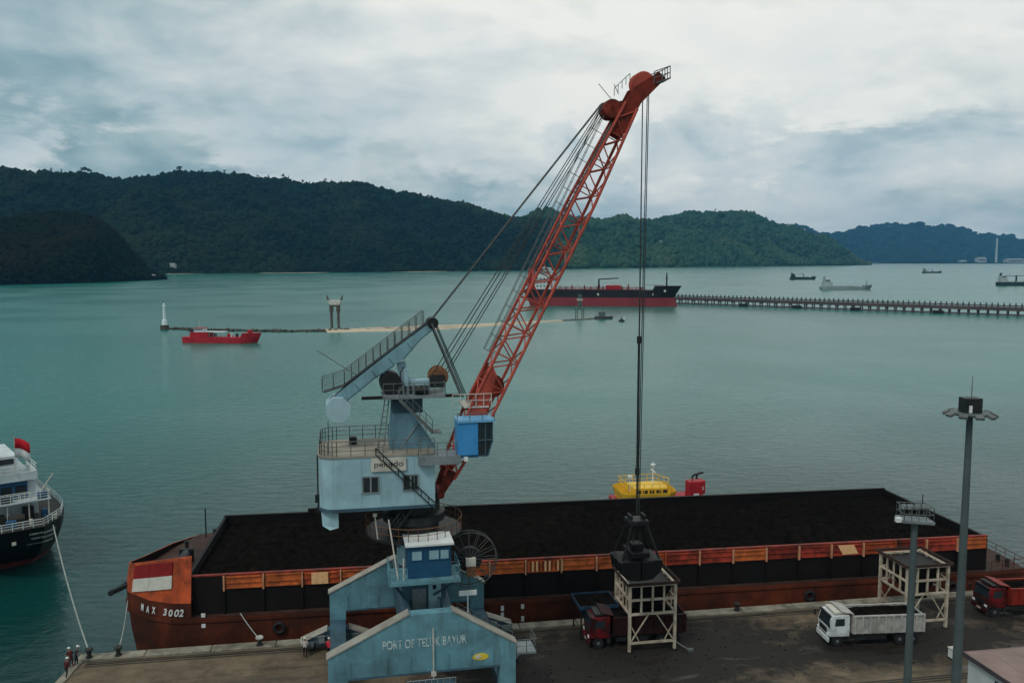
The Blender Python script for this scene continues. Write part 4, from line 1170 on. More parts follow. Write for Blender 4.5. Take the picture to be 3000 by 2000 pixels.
# cargo box
for nm, args in (('side_wall', (-3.4, 78.5, -0.14, 0.14)), ('side_wall', (-3.4, 78.5, 18.86, 19.14)), ('end_wall', (-3.4, -3.12, 0.142, 18.858)), ('end_wall', (78.22, 78.5, 0.142, 18.858))):
    MB().bx(args[0], args[1], args[2], args[3], DK + 0.055, WT).build(nm, m_wallk, barge)
NP = 22
pw = (78.5 + 0.0) / NP
seq = [0, 0, 1, 0, 3, 1, 0, 0, 1, 0, 0, 1, 2, 2, 0, 3, 2, 2, 1, 3, 2, 0]
for i in range(NP):
    x0 = 0.0 + i * pw
    if i == 0:
        pass
    pn = MB(); pn.bx(x0 + 0.12, x0 + pw - 0.12, -0.19, -0.143, 7.33, 8.55); p_ = pn.build('side_panel', m_or[seq[i]], barge)
    for zz in (7.42, 7.95, 8.48):
        zz += rng.uniform(-0.05, 0.05)
        st2 = MB(); st2.bx(x0 + 0.12 + rng.uniform(0, 0.2), x0 + pw - 0.12 - rng.uniform(0, 0.2), -0.30, -0.192, zz - 0.05, zz + 0.05); st2.build('stringer', m_or[seq[i]], p_)
    pp = MB(); pp.bx(x0 - 0.07, x0 + 0.07, -0.42, -0.143, 7.2, 8.62); pp.build('post', m_post if i not in (4, 12, 19) else m_or[1], barge)
    lw = MB(); lw.bx(x0 - 0.06, x0 + 0.06, -0.34, -0.143, DK + 0.06, 7.19); lw.build('stiffener', m_wallk, barge)
for i in range(9):
    MB().bx(7.07 * pw - 0.0 + 3.5 + i * 0.42, 7.07 * pw + 3.5 + i * 0.42 + 0.2, -0.36, -0.302, 7.45, 8.45).build('rib', m_patch if i % 3 else m_or[0], barge)
MB().bx(8.0, 9.55, -0.36, -0.303, 7.4, 8.5).build('patch', m_patch, barge)
MB().prism([(61.3, -0.36, 8.5), (63.1, -0.36, 8.5), (63.6, -0.36, 7.55), (61.9, -0.36, 7.5)], (0, 0.05, 0)).build('patch', m_patch, barge)
MB().beam((-3.4, 0, WT + 0.06), (78.5, 0, WT + 0.06), 0.4, 0.12).build('wall_cap', m_or[3], barge)
MB().beam((-3.4, 19, WT + 0.06), (78.5, 19, WT + 0.06), 0.4, 0.12).build('wall_cap', m_wallk, barge)
for xx in (6.0, 7.2):
    MB().bx(xx, xx + 2.0, 18.9, 19.3, WT + 0.12, WT + 0.5).build('hatch', m_wallk, barge) if xx < 7 else None

# forecastle bulwark with painted ensign
rings = []
top = dict(enumerate((6.3, 6.6, 7.2, 7.7, 8.4, 9.0, 9.9, 10.4, 10.6)))
LEAN = 0.16
mb = MB(); lowp = MB()
for i in range(len(bow_xy) - 1):
    a, b_ = bow_xy[i], bow_xy[i + 1]
    na = Vector((9.5 * 0 - a[0] - 2.0, 9.5 - a[1], 0)).normalized() * 0.12
    nb = Vector((-b_[0] - 2.0, 9.5 - b_[1], 0)).normalized() * 0.12
    zl, zh = min(6.35, top[i] - 0.3), min(6.35, top[i + 1] - 0.3)
    lowp.add([(a[0], a[1], DK), (b_[0], b_[1], DK), (b_[0], b_[1], zh), (a[0], a[1], zl), (a[0] + na.x, a[1] + na.y, DK), (b_[0] + nb.x, b_[1] + nb.y, DK), (b_[0] + nb.x, b_[1] + nb.y, zh), (a[0] + na.x, a[1] + na.y, zl)], [(0, 1, 2, 3), (7, 6, 5, 4), (3, 2, 6, 7), (0, 4, 5, 1), (0, 3, 7, 4), (1, 5, 6, 2)])
    vs = [(a[0], a[1], zl + 0.003), (b_[0], b_[1], zh + 0.003), (b_[0], b_[1], top[i + 1]), (a[0], a[1], top[i])]
    vs = [(v[0] + n_.x * LEAN * (v[2] - z_) / 0.12, v[1] + n_.y * LEAN * (v[2] - z_) / 0.12, v[2]) for v, n_, z_ in zip(vs, (na, nb, nb, na), (zl, zh, zh, zl))]
    vs2 = [(v[0] + n_.x, v[1] + n_.y, v[2]) for v, n_ in zip(vs, (na, nb, nb, na))]
    mb.add(vs + vs2, [(0, 1, 2, 3), (3, 2, 6, 7), (0, 4, 5, 1), (0, 3, 7, 4), (1, 5, 6, 2)])
    mb.add(vs2, [(3, 2, 1, 0)], 1)
bul = mb.build('bulwark', [m_bow, m_wallk], barge, fix=False)
lowp.build('bow_plating', m_hullr, barge)
# fore deck, windlass, posts
MB().prism([(x * 0.97, 9.5 + (y - 9.5) * 0.97, 6.6) for x, y in bow_xy], (0, 0, 0.12)).build('fore_deck', m_deckd, barge)
mb = MB(); mb.lathe([(0.5, -1.2), (0.5, 1.2)], (-5.6, 8.5, 7.5), 14, 'Y'); mb.bx(-6.3, -4.9, 6.9, 7.2, 6.72, 8.0); mb.bx(-6.3, -4.9, 9.8, 10.1, 6.72, 8.0); mb.build('windlass', m_dsteel, barge)
for x, y in ((-4.6, 3.0), (-6.4, 13.6), (-4.2, 17.4)):
    MB().lathe([(0.2, 6.72), (0.2, 7.6), (0.26, 7.65), (0.0, 7.75)], (x, y, 0), 10).build('bitt', m_dsteel, barge)
MB().tube((-5.2, 17.6, 6.7), (-5.2, 17.6, 10.0), 0.08, n=6).build('lamp_post', m_dsteel, barge)
mb = MB(); mb.beam((-9.6, 4.4, 6.6), (-11.2, 3.7, 6.1), 0.3, 0.4); mb.beam((-9.8, 5.6, 6.6), (-11.1, 4.0, 6.1), 0.2, 0.3); mb.lathe([(0.28, -0.35), (0.28, 0.35)], (-11.2, 3.8, 6.1), 10, 'Y'); mb.build('bow_roller', m_dsteel, barge)


def on_bow(f, z, out_=0.05):
    """point on the outside of the near bow plating; f runs from the stem side to the shoulder"""
    seg = [bow_xy[4], bow_xy[5], bow_xy[6], bow_xy[7], bow_xy[8], (2.0, -0.8)]
    i = min(int(f), len(seg) - 2); g_ = f - i
    a, b_ = seg[i], seg[i + 1]
    x, y = a[0] + (b_[0] - a[0]) * g_, a[1] + (b_[1] - a[1]) * g_
    n_ = Vector((b_[1] - a[1], -(b_[0] - a[0]), 0)).normalized()
    n_ = n_ if n_.y < 0 or n_.x < 0 else -n_
    return Vector((x, y, z)) + n_ * out_


m_flagr = mat('ensign red', (0.24, 0.014, 0.014), 0.55, var=0.2, scale=1.5, dirt=0.3, dirt_col=(0.12, 0.02, 0.02))
m_flagw = mat('ensign white', (0.60, 0.57, 0.50), 0.55, var=0.1, scale=1.5, dirt=0.25, dirt_col=(0.4, 0.36, 0.3))
BTOP = lambda f: float(np.interp(f, [0, 1, 2, 3, 4], [8.4, 9.0, 9.9, 10.4, 10.6]))
for nm, mm, dt, db in (('red_stripe', m_flagr, 0.12, 1.35), ('white_stripe', m_flagw, 1.355, 2.55)):
    mb = MB()
    fs_ = [1.25, 1.6, 2.0, 2.5, 2.98]
    for f0, f1 in zip(fs_[:-1], fs_[1:]):
        e = 1e-3
        a, b_ = on_bow(f0 + e, 0, 0.03), on_bow(f1 - e, 0, 0.03)
        n_ = (on_bow(f0 + e, 0, 0.10) - on_bow(f0 + e, 0, 0.03))
        k0, k1 = BTOP(f0) - 0.12, BTOP(f1) - 0.12
        def lean(p, z, n_=n_):
            i_ = Vector((-p.x - 2.0, 9.5 - p.y, 0)).normalized() * LEAN * (z - 6.35)
            return Vector((p.x + i_.x, p.y + i_.y, z)) + n_ * 0.5
        mb.prism([lean(a, k0 - db), lean(b_, k1 - db), lean(b_, k1 - dt), lean(a, k0 - dt)], n_)
    mb.build(nm, mm, bul)
# ship's name: letters set one by one along the curved plating
m_let = mat('white hull lettering', (0.74, 0.73, 0.70), 0.6, var=0.12)
name_f = np.linspace(1.68, 3.35, 8)
for ch, f in zip('MAX 3002', name_f):
    if ch == ' ':
        continue
    p = on_bow(f, 4.9, 0.10); p2 = on_bow(f + 0.02, 4.9, 0.10)
    d_ = p2 - p
    text('lettering', ch, 0.46, 0.68, (p.x, p.y, 5.15 + 0.0), (R(90), 0, math.atan2(d_.y, d_.x)), m_let, hull, ext=0.02, bold=0.02, shear=0.25)
for z in (6.6, 5.6):
    MB().bx(-2.0, -1.65, -0.9, -0.803, z - 1.6, z - 1.25).build('draught_mark', m_let, hull)
for x, z in ((26.0, 4.4), (26.0, 3.7), (26.0, 3.0), (28.0, 4.5), (28.0, 3.2)):
    MB().bx(x, x + 0.3, -0.9, -0.803, z - 0.5, z).build('draught_mark', m_let, hull)
# stern fittings
mb = MB(); mb.bx(79.6, 81.0, 4, 7, DK + 0.05, 6.3); mb.build('stern_locker', m_hullr, barge, bevel=0.05)
mb = MB(); mb.rail([(78.9, -0.5, DK + 0.05), (83.0, -0.2, DK + 0.05), (83.4, 9, DK + 0.05)], 1.0, 1.5, 0.04); mb.build('railing', m_hullr, barge)
for y in (0.6, 2.0):
    MB().lathe([(0.22, DK + 0.05), (0.22, 5.7), (0.3, 5.75), (0, 5.85)], (81.6, y, 0), 10).build('bitt', m_dsteel, barge)
for x in (5, 22, 40, 58, 74):                         # rubber tyres hung as fenders
    tr = MB(); tr.path([(x + 0.45 * math.cos(a * math.pi / 8), -1.02, 3.6 + 0.45 * math.sin(a * math.pi / 8)) for a in range(17)], 0.17, 6); tr.build('tyre_fender', m_black, barge)

# cargo: heaped coal
mb = MB(); nx, ny = 190, 44; vs = []
for i in range(nx + 1):
    for j in range(ny + 1):
        x = -3.1 + 81.3 * i / nx; y = 0.15 + 18.7 * j / ny
        e = min(1, (x + 3.1) / 5.0, (78.2 - x) / 5.0, 1.0) ; ey = min(1.0, y / 4.0, (19 - y) / 4.0)
        heap = 0.75 * math.sin(x * 0.42 + 1.1 * math.sin(y * 0.3)) + 0.5 * mnoise.noise(Vector((x * 0.16, y * 0.22, 4.0)))
        pit = -1.5 * math.exp(-(((x - 39) / 7.0) ** 2 + ((y - 8) / 4.5) ** 2)) - 0.9 * math.exp(-(((x - 22) / 6.0) ** 2 + ((y - 9) / 4.0) ** 2))
        h_ = 7.7 + (0.75 + heap + pit) * max(0.0, min(e, ey)) + 0.20 * mnoise.fractal(Vector((x * 0.6, y * 0.6, 0)), 0.8, 2.0, 5)
        vs.append((x, y, h_))
k = ny + 1
mb.add(vs, [(i * k + j, (i + 1) * k + j, (i + 1) * k + j + 1, i * k + j + 1) for i in range(nx) for j in range(ny)])
coal = mb.build('coal_cargo', m_coal, None, fix=False)
coal.location = BP; coal.rotation_euler = (0, 0, BA)
tag(coal, 'black coal heaped inside the long orange barge', 'coal', kind='stuff')

# ================================================================ mooring ropes
m_hemp = mat('weathered hemp rope', (0.34, 0.36, 0.33), 0.9, var=0.3, scale=2)


def sagrope(name, a, b_, sag, r, label, m=None):
    a = Vector(a); b_ = Vector(b_); pts = []
    for k in range(25):
        f = k / 24
        p = a.lerp(b_, f) - Vector((0, 0, sag * 4 * f * (1 - f))) - a
        pts.append(p)
    o = MB().path(pts, r, 5).build(name, m or m_hemp, None, smooth=True)
    o.location = a
    return tag(o, label, 'rope')


b0 = q2w(-37.6, -0.62, QZ + 0.7)
sagrope('mooring_rope', b0, atz(122, 1205, 6.3), 1.0, 0.075, 'long mooring rope rising from the quay corner to the black ship stern')
sagrope('mooring_rope', q2w(-35.2, -0.62, QZ + 0.7), BP + Matrix.Rotation(BA, 3, 'Z') @ Vector((-9.6, 3.2, 5.4)), 0.6, 0.06, 'short mooring rope slanting from the quay to the barge bow')
sagrope('mooring_rope', q2w(-23.2, -0.62, QZ + 0.7), BP + Matrix.Rotation(BA, 3, 'Z') @ Vector((1.5, -0.9, 5.2)), 0.1, 0.05, 'steep mooring rope from the white topped bollard to the barge side')

# ================================================================ tug lying behind the barge
m_tyel = mat('tug yellow', (0.85, 0.52, 0.05), 0.45, var=0.12, scale=1.0, dirt=0.15)
m_tred = mat('tug red', (0.38, 0.02, 0.03), 0.5, var=0.2, scale=1.0)
m_tdark = mat('tug black', (0.03, 0.03, 0.035), 0.5, var=0.3)


def ship_rings(L, B, zs, bow_over, stern_over, full=0.30, stern_w=0.8, n=14, shr=None):
    """closed outlines at the given heights; x runs from the stern (0) to the bow (L)"""
    rings = []
    for i, z in enumerate(zs):
        x0, x1 = -stern_over[i], L + bow_over[i]
        kz = 1.0 if shr is None else shr[i]
        port = []
        for k in range(n + 1):
            f = k / n
            hb = B / 2 * kz
            if f > 1 - full:
                g_ = (f - (1 - full)) / full
                hb *= max(0.02, 1 - g_ ** 2.1)
            elif f < 0.12:
                hb *= stern_w + (1 - stern_w) * math.sqrt(f / 0.12)
            port.append((x0 + (x1 - x0) * f, hb, z))
        rings.append(port + [(x, -y, z) for x, y, z in reversed(port)])
    return rings


TP = q2w(19.2, 27.6, 1.15)
tug = thing('tugboat', TP, QA, 'tug with yellow top deck and red funnels behind the barge', 'tug')
hull_loft(MB(), ship_rings(24, 8.2, [-3.5, -1.1, 1.6, 3.4], [0, 0.8, 1.8, 2.4], [-1.5, -0.3, 0, 0.2])).build('hull', m_tdark, tug)
off_t = 4.2
mb = MB(); mb.bx(-1.0, 11.5, -2.6, 2.6, 3.4, 5.6); dk = mb.build('deckhouse', m_tred, tug, bevel=0.06)
for i in range(8):
    MB().bx(-0.4 + i * 1.5, 0.3 + i * 1.5, -2.63, -2.602, 4.3, 5.1).build('window', m_glass, dk)
pl_ = [(-0.4, -1.8), (0.5, -2.6), (5.3, -2.8), (6.3, -2.0), (6.5, 0), (6.3, 2.0), (5.3, 2.8), (0.5, 2.6), (-0.4, 1.8)]
mb = MB(); mb.prism([(x, y, 5.7) for x, y in pl_], (0, 0, 0.1))
mb2 = MB()
for (a, b_) in zip(pl_, pl_[1:] + pl_[:1]):
    a2 = ((a[0] - 3.0) * 1.1 + 3.0, a[1] * 1.1); b2 = ((b_[0] - 3.0) * 1.1 + 3.0, b_[1] * 1.1)
    mb2.prism([(a[0], a[1], 5.8), (b_[0], b_[1], 5.8), (b2[0], b2[1], 7.0), (a2[0], a2[1], 7.0)], (0, 0, 0.12))
td = mb.build('top_deck', m_tyel, tug); mb2.build('bulwark', m_tyel, td)
mb = MB(); mb.bx(1.2, 5.8, -1.7, 1.7, 5.8, 7.5); wh = mb.build('wheelhouse', m_tyel, tug, bevel=0.08)
for i in range(5):
    MB().bx(1.4 + i * 0.9, 2.05 + i * 0.9, -1.73, -1.702, 6.5, 7.2).build('window', m_glass, wh)
mb = MB(); mb.rail([(0.2, -2.3, 7.05), (5.3, -2.6, 7.05), (6.4, 0, 7.05), (5.3, 2.6, 7.05), (0.2, 2.3, 7.05), (0.2, -2.3, 7.05)], 1.15, 1.0, 0.045, (0.5,)); mb.build('railing', m_tyel, tug)
mb = MB(); mb.tube((4.2, 0, 7.5), (4.2, 0, 10.6), 0.1, 0.05, 7); mb.beam((4.2, -0.9, 9.3), (4.2, 0.9, 9.3), 0.1); mb.lathe([(0.32, 10.0), (0.32, 10.2)], (4.2, 0, 0), 10); mb.build('mast', m_white, tug)
mb = MB(); mb.tube((0.6, -1.5, 7.1), (0.6, -1.5, 8.9), 0.06, n=5); mb.box((0.6, -1.5, 9.0), (0.5, 0.4, 0.35)); mb.build('searchlight', m_white, tug)
for y in (-1.6, 1.6):
    fx = 8.3 if y < 0 else 10.2
    fn = MB().bx(fx, fx + (1.9 if y < 0 else 1.7), y - 0.7, y + 0.7, 5.6, 8.2 if y < 0 else 7.4).build('funnel', m_tred, tug, bevel=0.1)
    mb = MB(); mb.path([(fx + 0.7, y, 8.0 if y < 0 else 7.2), (fx + 0.7, y, 8.7 if y < 0 else 8.0), (fx + 0.95, y, 8.95 if y < 0 else 8.25), (fx + 1.6, y, 9.05 if y < 0 else 8.35)], 0.15, 7); mb.build('exhaust_pipe', m_tdark, fn)
    MB().box((fx + 1.0, y - 0.75, 6.4), (0.7, 0.06, 0.5)).build('funnel_mark', m_white, fn)
for x in (3, 8, 13, 18):
    MB().path([(x + 0.4 * math.cos(a * math.pi / 6), -4.25, 2.4 + 0.4 * math.sin(a * math.pi / 6)) for a in range(13)], 0.15, 5).build('tyre_fender', m_black, tug)

# ================================================================ loading hoppers
m_cream = mat('cream steel', (0.54, 0.455, 0.35), 0.6, var=0.25, scale=1.5, dirt=0.6, dirt_col=(0.16, 0.12, 0.09), streak=0.25, streak_col=(0.2, 0.12, 0.07))


m_hopc = mat('rusty coaming', (0.05, 0.028, 0.022), 0.7, var=0.4, scale=1.2)


def hopper(s, t, label, rz=0.0):
    h = thing('loading_hopper', q2w(s, t, QZ), QA + rz, label, 'hopper', 'cream loading hoppers on the quay')
    Wd, Dp = 4.2, 4.2
    for lx in (0.0, Wd):
        for ly in (0.0, Dp):
            MB().bx(lx - 0.12, lx + 0.12, ly - 0.12, ly + 0.12, 0.0, 6.2).build('leg', m_cream, h)
            MB().bx(lx - 0.28, lx + 0.28, ly - 0.28, ly + 0.28, 0.0, 0.06).build('foot_plate', m_grab2, h)
    for ly in (0.0, Dp):
        for z in (3.45, 4.75, 6.05):
            MB().bx(0.12, Wd - 0.12, ly - 0.1, ly + 0.1, z - 0.09, z + 0.09).build('rail', m_cream, h)
        for k in (1, 2, 3):
            x = Wd * k / 4
            for z0, z1 in ((3.54, 4.66), (4.84, 5.96)):
                MB().bx(x - 0.08, x + 0.08, ly - 0.08, ly + 0.08, z0, z1).build('upright', m_cream, h)
        for x0, x1 in ((0.14, 1.75), (Wd - 0.14, Wd - 1.75)):
            MB().beam((x0, ly, 0.95), (x1, ly, 3.4), 0.1).build('brace', m_cream, h)
            xb = 0.9 if x0 < 2 else Wd - 0.9
            MB().beam((x0, ly + 0.06, 2.4), (xb, ly + 0.06, 0.95), 0.09).build('brace', m_cream, h)
        MB().bx(0.12, Wd - 0.12, ly - 0.09, ly + 0.09, 0.72, 0.9).build('tie_beam', m_cream, h)
    for lx in (0.0, Wd):
        for z in (3.45, 4.75, 6.05):
            MB().bx(lx - 0.09, lx + 0.09, 0.12, Dp - 0.12, z - 0.08, z + 0.08).build('rail', m_cream, h)
        for k in (1, 2, 3):
            y = Dp * k / 4
            MB().bx(lx - 0.07, lx + 0.07, y - 0.07, y + 0.07, 3.53, 5.97).build('upright', m_cream, h)
    # the funnel itself
    mb = frustum(MB(), (1.3, Wd - 1.3, 1.3, Dp - 1.3), (0.16, Wd - 0.16, 0.16, Dp - 0.16), 2.9, 5.9)
    mb.build('funnel', m_grab, h)
    for (x0, x1, y0, y1) in ((-0.35, Wd + 0.35, -0.35, -0.28), (-0.35, Wd + 0.35, Dp + 0.28, Dp + 0.35), (-0.35, -0.28, -0.28, Dp + 0.28), (Wd + 0.28, Wd + 0.35, -0.28, Dp + 0.28)):
        MB().bx(x0, x1, y0, y1, 6.15, 6.42).build('coaming', m_hopc, h)
    MB().bx(1.2, Wd - 1.2, 1.2, Dp - 1.2, 2.5, 2.9).build('gate', m_grab2, h)
    return h


hA = hopper(9.35, -7.25, 'cream framed hopper directly below the hanging grab')
hB = hopper(36.3, -7.3, 'cream framed hopper behind the white tipper truck')
mb = MB(); mb.path([(0, 0, 0.8), (0.5, -0.3, 0.45), (0.9, -0.5, 0.25), (1.1, -0.6, 0.12)], 0.07, 5); mb.box((1.25, -0.7, 0.12), (0.5, 0.35, 0.24)); o = mb.build('tow_coupling', m_steel, hA); o.location = (4.2, 0, 0)

# smaller blue funnel at the quay edge
m_bhop = mat('faded navy steel', (0.022, 0.055, 0.10), 0.6, var=0.3, scale=1.0, dirt=0.55, dirt_col=(0.02, 0.022, 0.025))
bh = thing('funnel_hopper', q2w(5.6, -4.2, QZ), QA, 'small dark blue funnel hopper left of the cream hopper', 'hopper')
bh.scale = (1, 1, 0.8)
frustum(MB(), (1.1, 2.5, 1.0, 2.2), (0.0, 3.6, 0.0, 3.2), 0.9, 3.7).build('funnel', m_bhop, bh)
for (x0, x1, y0, y1) in ((0.0, 3.6, -0.05, 0.0), (0.0, 3.6, 3.2, 3.25), (-0.05, 0.0, -0.05, 3.25), (3.6, 3.65, -0.05, 3.25)):
    MB().bx(x0, x1, y0, y1, 3.6, 4.0).build('rim', m_bhop, bh)
for lx in (0.15, 3.45):
    for ly in (0.15, 3.05):
        MB().bx(lx - 0.06, lx + 0.06, ly - 0.06, ly + 0.06, 0, 3.65).build('leg', m_grab2, bh)
MB().bx(1.2, 2.4, 1.1, 2.1, 0.6, 0.897).build('gate', m_steel, bh)
MB().bx(0.0, 3.6, 0.0, 3.2, 3.703, 3.78).build('coal_fill', m_coal, bh)

# ================================================================ tipper trucks
def truck(name, s, t, rz, label, m_cabp, m_bed, ribs=9):
    tr = thing(name, q2w(s, t, QZ), QA + rz, label, 'truck', 'tipper trucks on the quay')
    tr.scale = (0.96, 0.96, 0.96)
    MB().bx(-4.4, 4.3, -0.45, 0.45, 0.75, 1.05).build('chassis', m_dsteel, tr)
    cabm = MB()
    cabm.prism([(2.75, -1.2, 1.0), (4.75, -1.2, 1.0), (4.8, -1.2, 1.9), (4.5, -1.2, 3.0), (2.85, -1.2, 3.1), (2.75, -1.2, 2.9)], (0, 2.4, 0))
    cab_ = cabm.build('cab', m_cabp, tr, bevel=0.06)
    MB().prism([(4.79, -1.02, 1.98), (4.79, 1.02, 1.98), (4.545, 0.98, 2.85), (4.545, -0.98, 2.85)], (0.03, 0, 0.008)).build('windscreen', m_glass, cab_)
    for sg_ in (-1, 1):
        y0 = 1.2 * sg_
        dr = MB().prism([(3.15, y0, 1.25), (4.35, y0, 1.25), (4.4, y0, 2.0), (4.28, y0, 2.85), (3.15, y0, 2.85)], (0, 0.03 * sg_, 0)).build('door', m_cabp, cab_)
        MB().prism([(3.3, y0 + 0.031 * sg_, 2.05), (4.25, y0 + 0.031 * sg_, 2.05), (4.15, y0 + 0.031 * sg_, 2.75), (3.3, y0 + 0.031 * sg_, 2.75)], (0, 0.012 * sg_, 0)).build('window', m_glass, cab_)
        MB().box((4.83, 0.95 * sg_, 1.2), (0.08, 0.35, 0.2)).build('headlight', m_white, cab_)
        mr = MB(); mr.tube((4.6, y0, 2.6), (4.95, y0 + 0.28 * sg_, 2.65), 0.025, n=4); mr.box((4.95, y0 + 0.3 * sg_, 2.35), (0.08, 0.22, 0.5)); mr.build('mirror', m_black, cab_)
    MB().bx(4.72, 4.9, -1.22, 1.22, 0.5, 0.95).build('bumper', m_cabp, tr, bevel=0.04)
    MB().bx(4.795, 4.84, -0.75, 0.75, 1.3, 1.75).build('grille', m_black, cab_)
    MB().bx(2.9, 4.2, -1.0, 1.0, 3.12, 3.3).build('sun_rack', m_offw if m_cabp.name.startswith('white') else m_dsteel, cab_)
    MB().bx(4.55, 4.72, -1.1, 1.1, 2.92, 3.06).build('sun_visor', m_black, cab_)
    MB().bx(4.905, 4.92, -0.28, 0.28, 0.62, 0.76).build('number_plate', m_offw, tr)
    for yy in (-0.5, 0.2):
        MB().beam((4.835, yy, 2.0), (4.76, yy + 0.5, 2.3), 0.025).build('wiper', m_black, cab_)
    for yy in (-1.15, 1.15):
        MB().bx(2.75, 3.1, yy - 0.1, yy + 0.1, 0.55, 0.98).build('cab_step', m_dsteel, tr)
        MB().bx(-4.62, -4.585, yy - 0.12, yy + 0.12, 1.08, 1.22).build('tail_lamp', m_tred, tr)
    # bed
    bd = MB()
    bd.bx(-4.5, 2.45, -1.2, 1.2, 1.25, 1.4)
    bed = bd.build('bed_floor', m_dsteel, tr)
    for sg_ in (-1, 1):
        sd_ = MB().bx(-4.5, 2.45, min(1.2 * sg_, 1.26 * sg_), max(1.2 * sg_, 1.26 * sg_), 1.25, 2.9).build('bed_side', m_bed, tr)
        for k in range(ribs):
            x = -4.4 + 6.75 * k / (ribs - 1)
            MB().bx(x - 0.08, x + 0.08, min(1.262 * sg_, 1.42 * sg_), max(1.262 * sg_, 1.42 * sg_), 1.3, 2.9).build('rib', m_bed, sd_)
        MB().bx(-4.5, 2.45, min(1.18 * sg_, 1.38 * sg_), max(1.18 * sg_, 1.38 * sg_), 2.903, 3.02).build('top_rail', m_bed, sd_)
        for x in (-3.5, -2.2, 3.9):
            wh = MB().lathe([(0.30, -0.14), (0.50, -0.15), (0.53, -0.08), (0.53, 0.08), (0.50, 0.15), (0.30, 0.14)], (x, 1.0 * sg_, 0.53), 18, 'Y').build('wheel', m_black, tr)
            MB().lathe([(0.0, -0.16), (0.12, -0.16), (0.30, -0.1), (0.30, 0.1), (0.12, 0.16), (0.0, 0.16)], (x, 1.0 * sg_, 0.53), 12, 'Y').build('rim', m_steel, wh)
        MB().bx(-4.3, -1.5, min(0.85 * sg_, 1.2 * sg_), max(0.85 * sg_, 1.2 * sg_), 1.1, 1.16).build('mudguard', m_black, tr)
        MB().bx(-0.9, 2.2, min(1.05 * sg_, 1.1 * sg_), max(1.05 * sg_, 1.1 * sg_), 0.6, 0.95).build('side_guard', m_dsteel, tr)
    MB().prism([(2.45, -1.26, 1.25), (2.52, -1.26, 1.25), (2.52, -1.26, 3.15), (3.6, -1.26, 3.42), (3.6, -1.26, 3.48), (2.45, -1.26, 3.22)], (0, 2.52, 0)).build('headboard', m_bed, tr)
    MB().bx(-4.58, -4.503, -1.26, 1.26, 1.3, 2.85).build('tailgate', m_bed, tr)
    MB().lathe([(0.3, -0.5), (0.3, 0.5)], (1.7, -0.95, 0.85), 12, 'X').build('fuel_tank', m_steel, tr)
    cl = MB(); vs = []
    for i in range(17):
        for j in range(7):
            x = -4.45 + 6.85 * i / 16; y = -1.17 + 2.34 * j / 6
            e = min(1, (x + 4.45) / 1.2, (2.4 - x) / 1.2, (y + 1.17) / 0.6, (1.17 - y) / 0.6)
            vs.append((x, y, 2.75 + 0.42 * max(0, e) + 0.08 * mnoise.noise(Vector((x * 1.7, y * 1.7, s)))))
    cl.add(vs, [(i * 7 + j, (i + 1) * 7 + j, (i + 1) * 7 + j + 1, i * 7 + j + 1) for i in range(16) for j in range(6)])
    cl.build('coal_load', m_coal, tr, fix=False)
    return tr


m_tw = mat('white truck cab', (0.70, 0.73, 0.73), 0.35, var=0.10, scale=2.5, streak=0.3, streak_col=(0.35, 0.32, 0.27), dirt=0.45, dirt_col=(0.25, 0.22, 0.18))
m_bedg = mat('dusty grey truck bed', (0.44, 0.42, 0.385), 0.6, var=0.25, scale=1.8, dirt=0.4, dirt_col=(0.12, 0.10, 0.085))
m_trr = mat('red truck paint', (0.22, 0.010, 0.014), 0.45, var=0.2, scale=1.5, dirt=0.92, dirt_col=(0.016, 0.009, 0.009), dlo=0.34, dhi=0.56)  # dirt carries the hopper shadow on the cab as well as coal dust
m_bedr = mat('red truck bed', (0.26, 0.025, 0.014), 0.55, var=0.25, scale=1.5, dirt=0.6, dirt_col=(0.03, 0.013, 0.010))
m_bedd = mat('coal dusted shaded truck bed', (0.035, 0.010, 0.009), 0.6, var=0.4, scale=1.5, dirt=0.6, dirt_col=(0.010, 0.008, 0.008))  # coal dust and the hopper's shadow both put into this bed colour
truck('tipper_truck', 32.0, -8.6, R(180 - 5), 'white cabbed tipper truck with pale ribbed bed, loaded with coal', m_tw, m_bedg, 10)
truck('tipper_truck', 10.6, -5.2, R(180 - 2), 'red tipper truck standing under the cream hopper below the grab', m_trr, m_bedd, 8)
truck('tipper_truck', 50.6, -5.2, R(180 - 4), 'red tipper truck with red bed at the right edge of the quay', m_trr, m_bedr, 8)

# loose coal on the quay
mb = MB()
for i in range(420):
    cx, cy = rng.choice([(12, -8), (12, -8), (35, -9), (2, -8), (22, -6)])
    x = rng.gauss(cx, 7); y = min(-1.3, rng.gauss(cy, 3.5)); s_ = rng.uniform(0.03, 0.09)
    mb.add(bv * nrg.uniform(0.6, 1.2, (len(bv), 1)) * s_ * np.array([1, 1, 0.7]) + np.array([x, y, QZ + s_ * 0.3]), [tuple(int(q) for q in fc) for fc in bf])
o = mb.build('spilt_coal', m_coal, None, fix=False); o.location = q2w(0, 0, 0); o.rotation_euler = (0, 0, QA)
tag(o, 'lumps of spilt coal scattered over the quay', 'coal', kind='stuff')
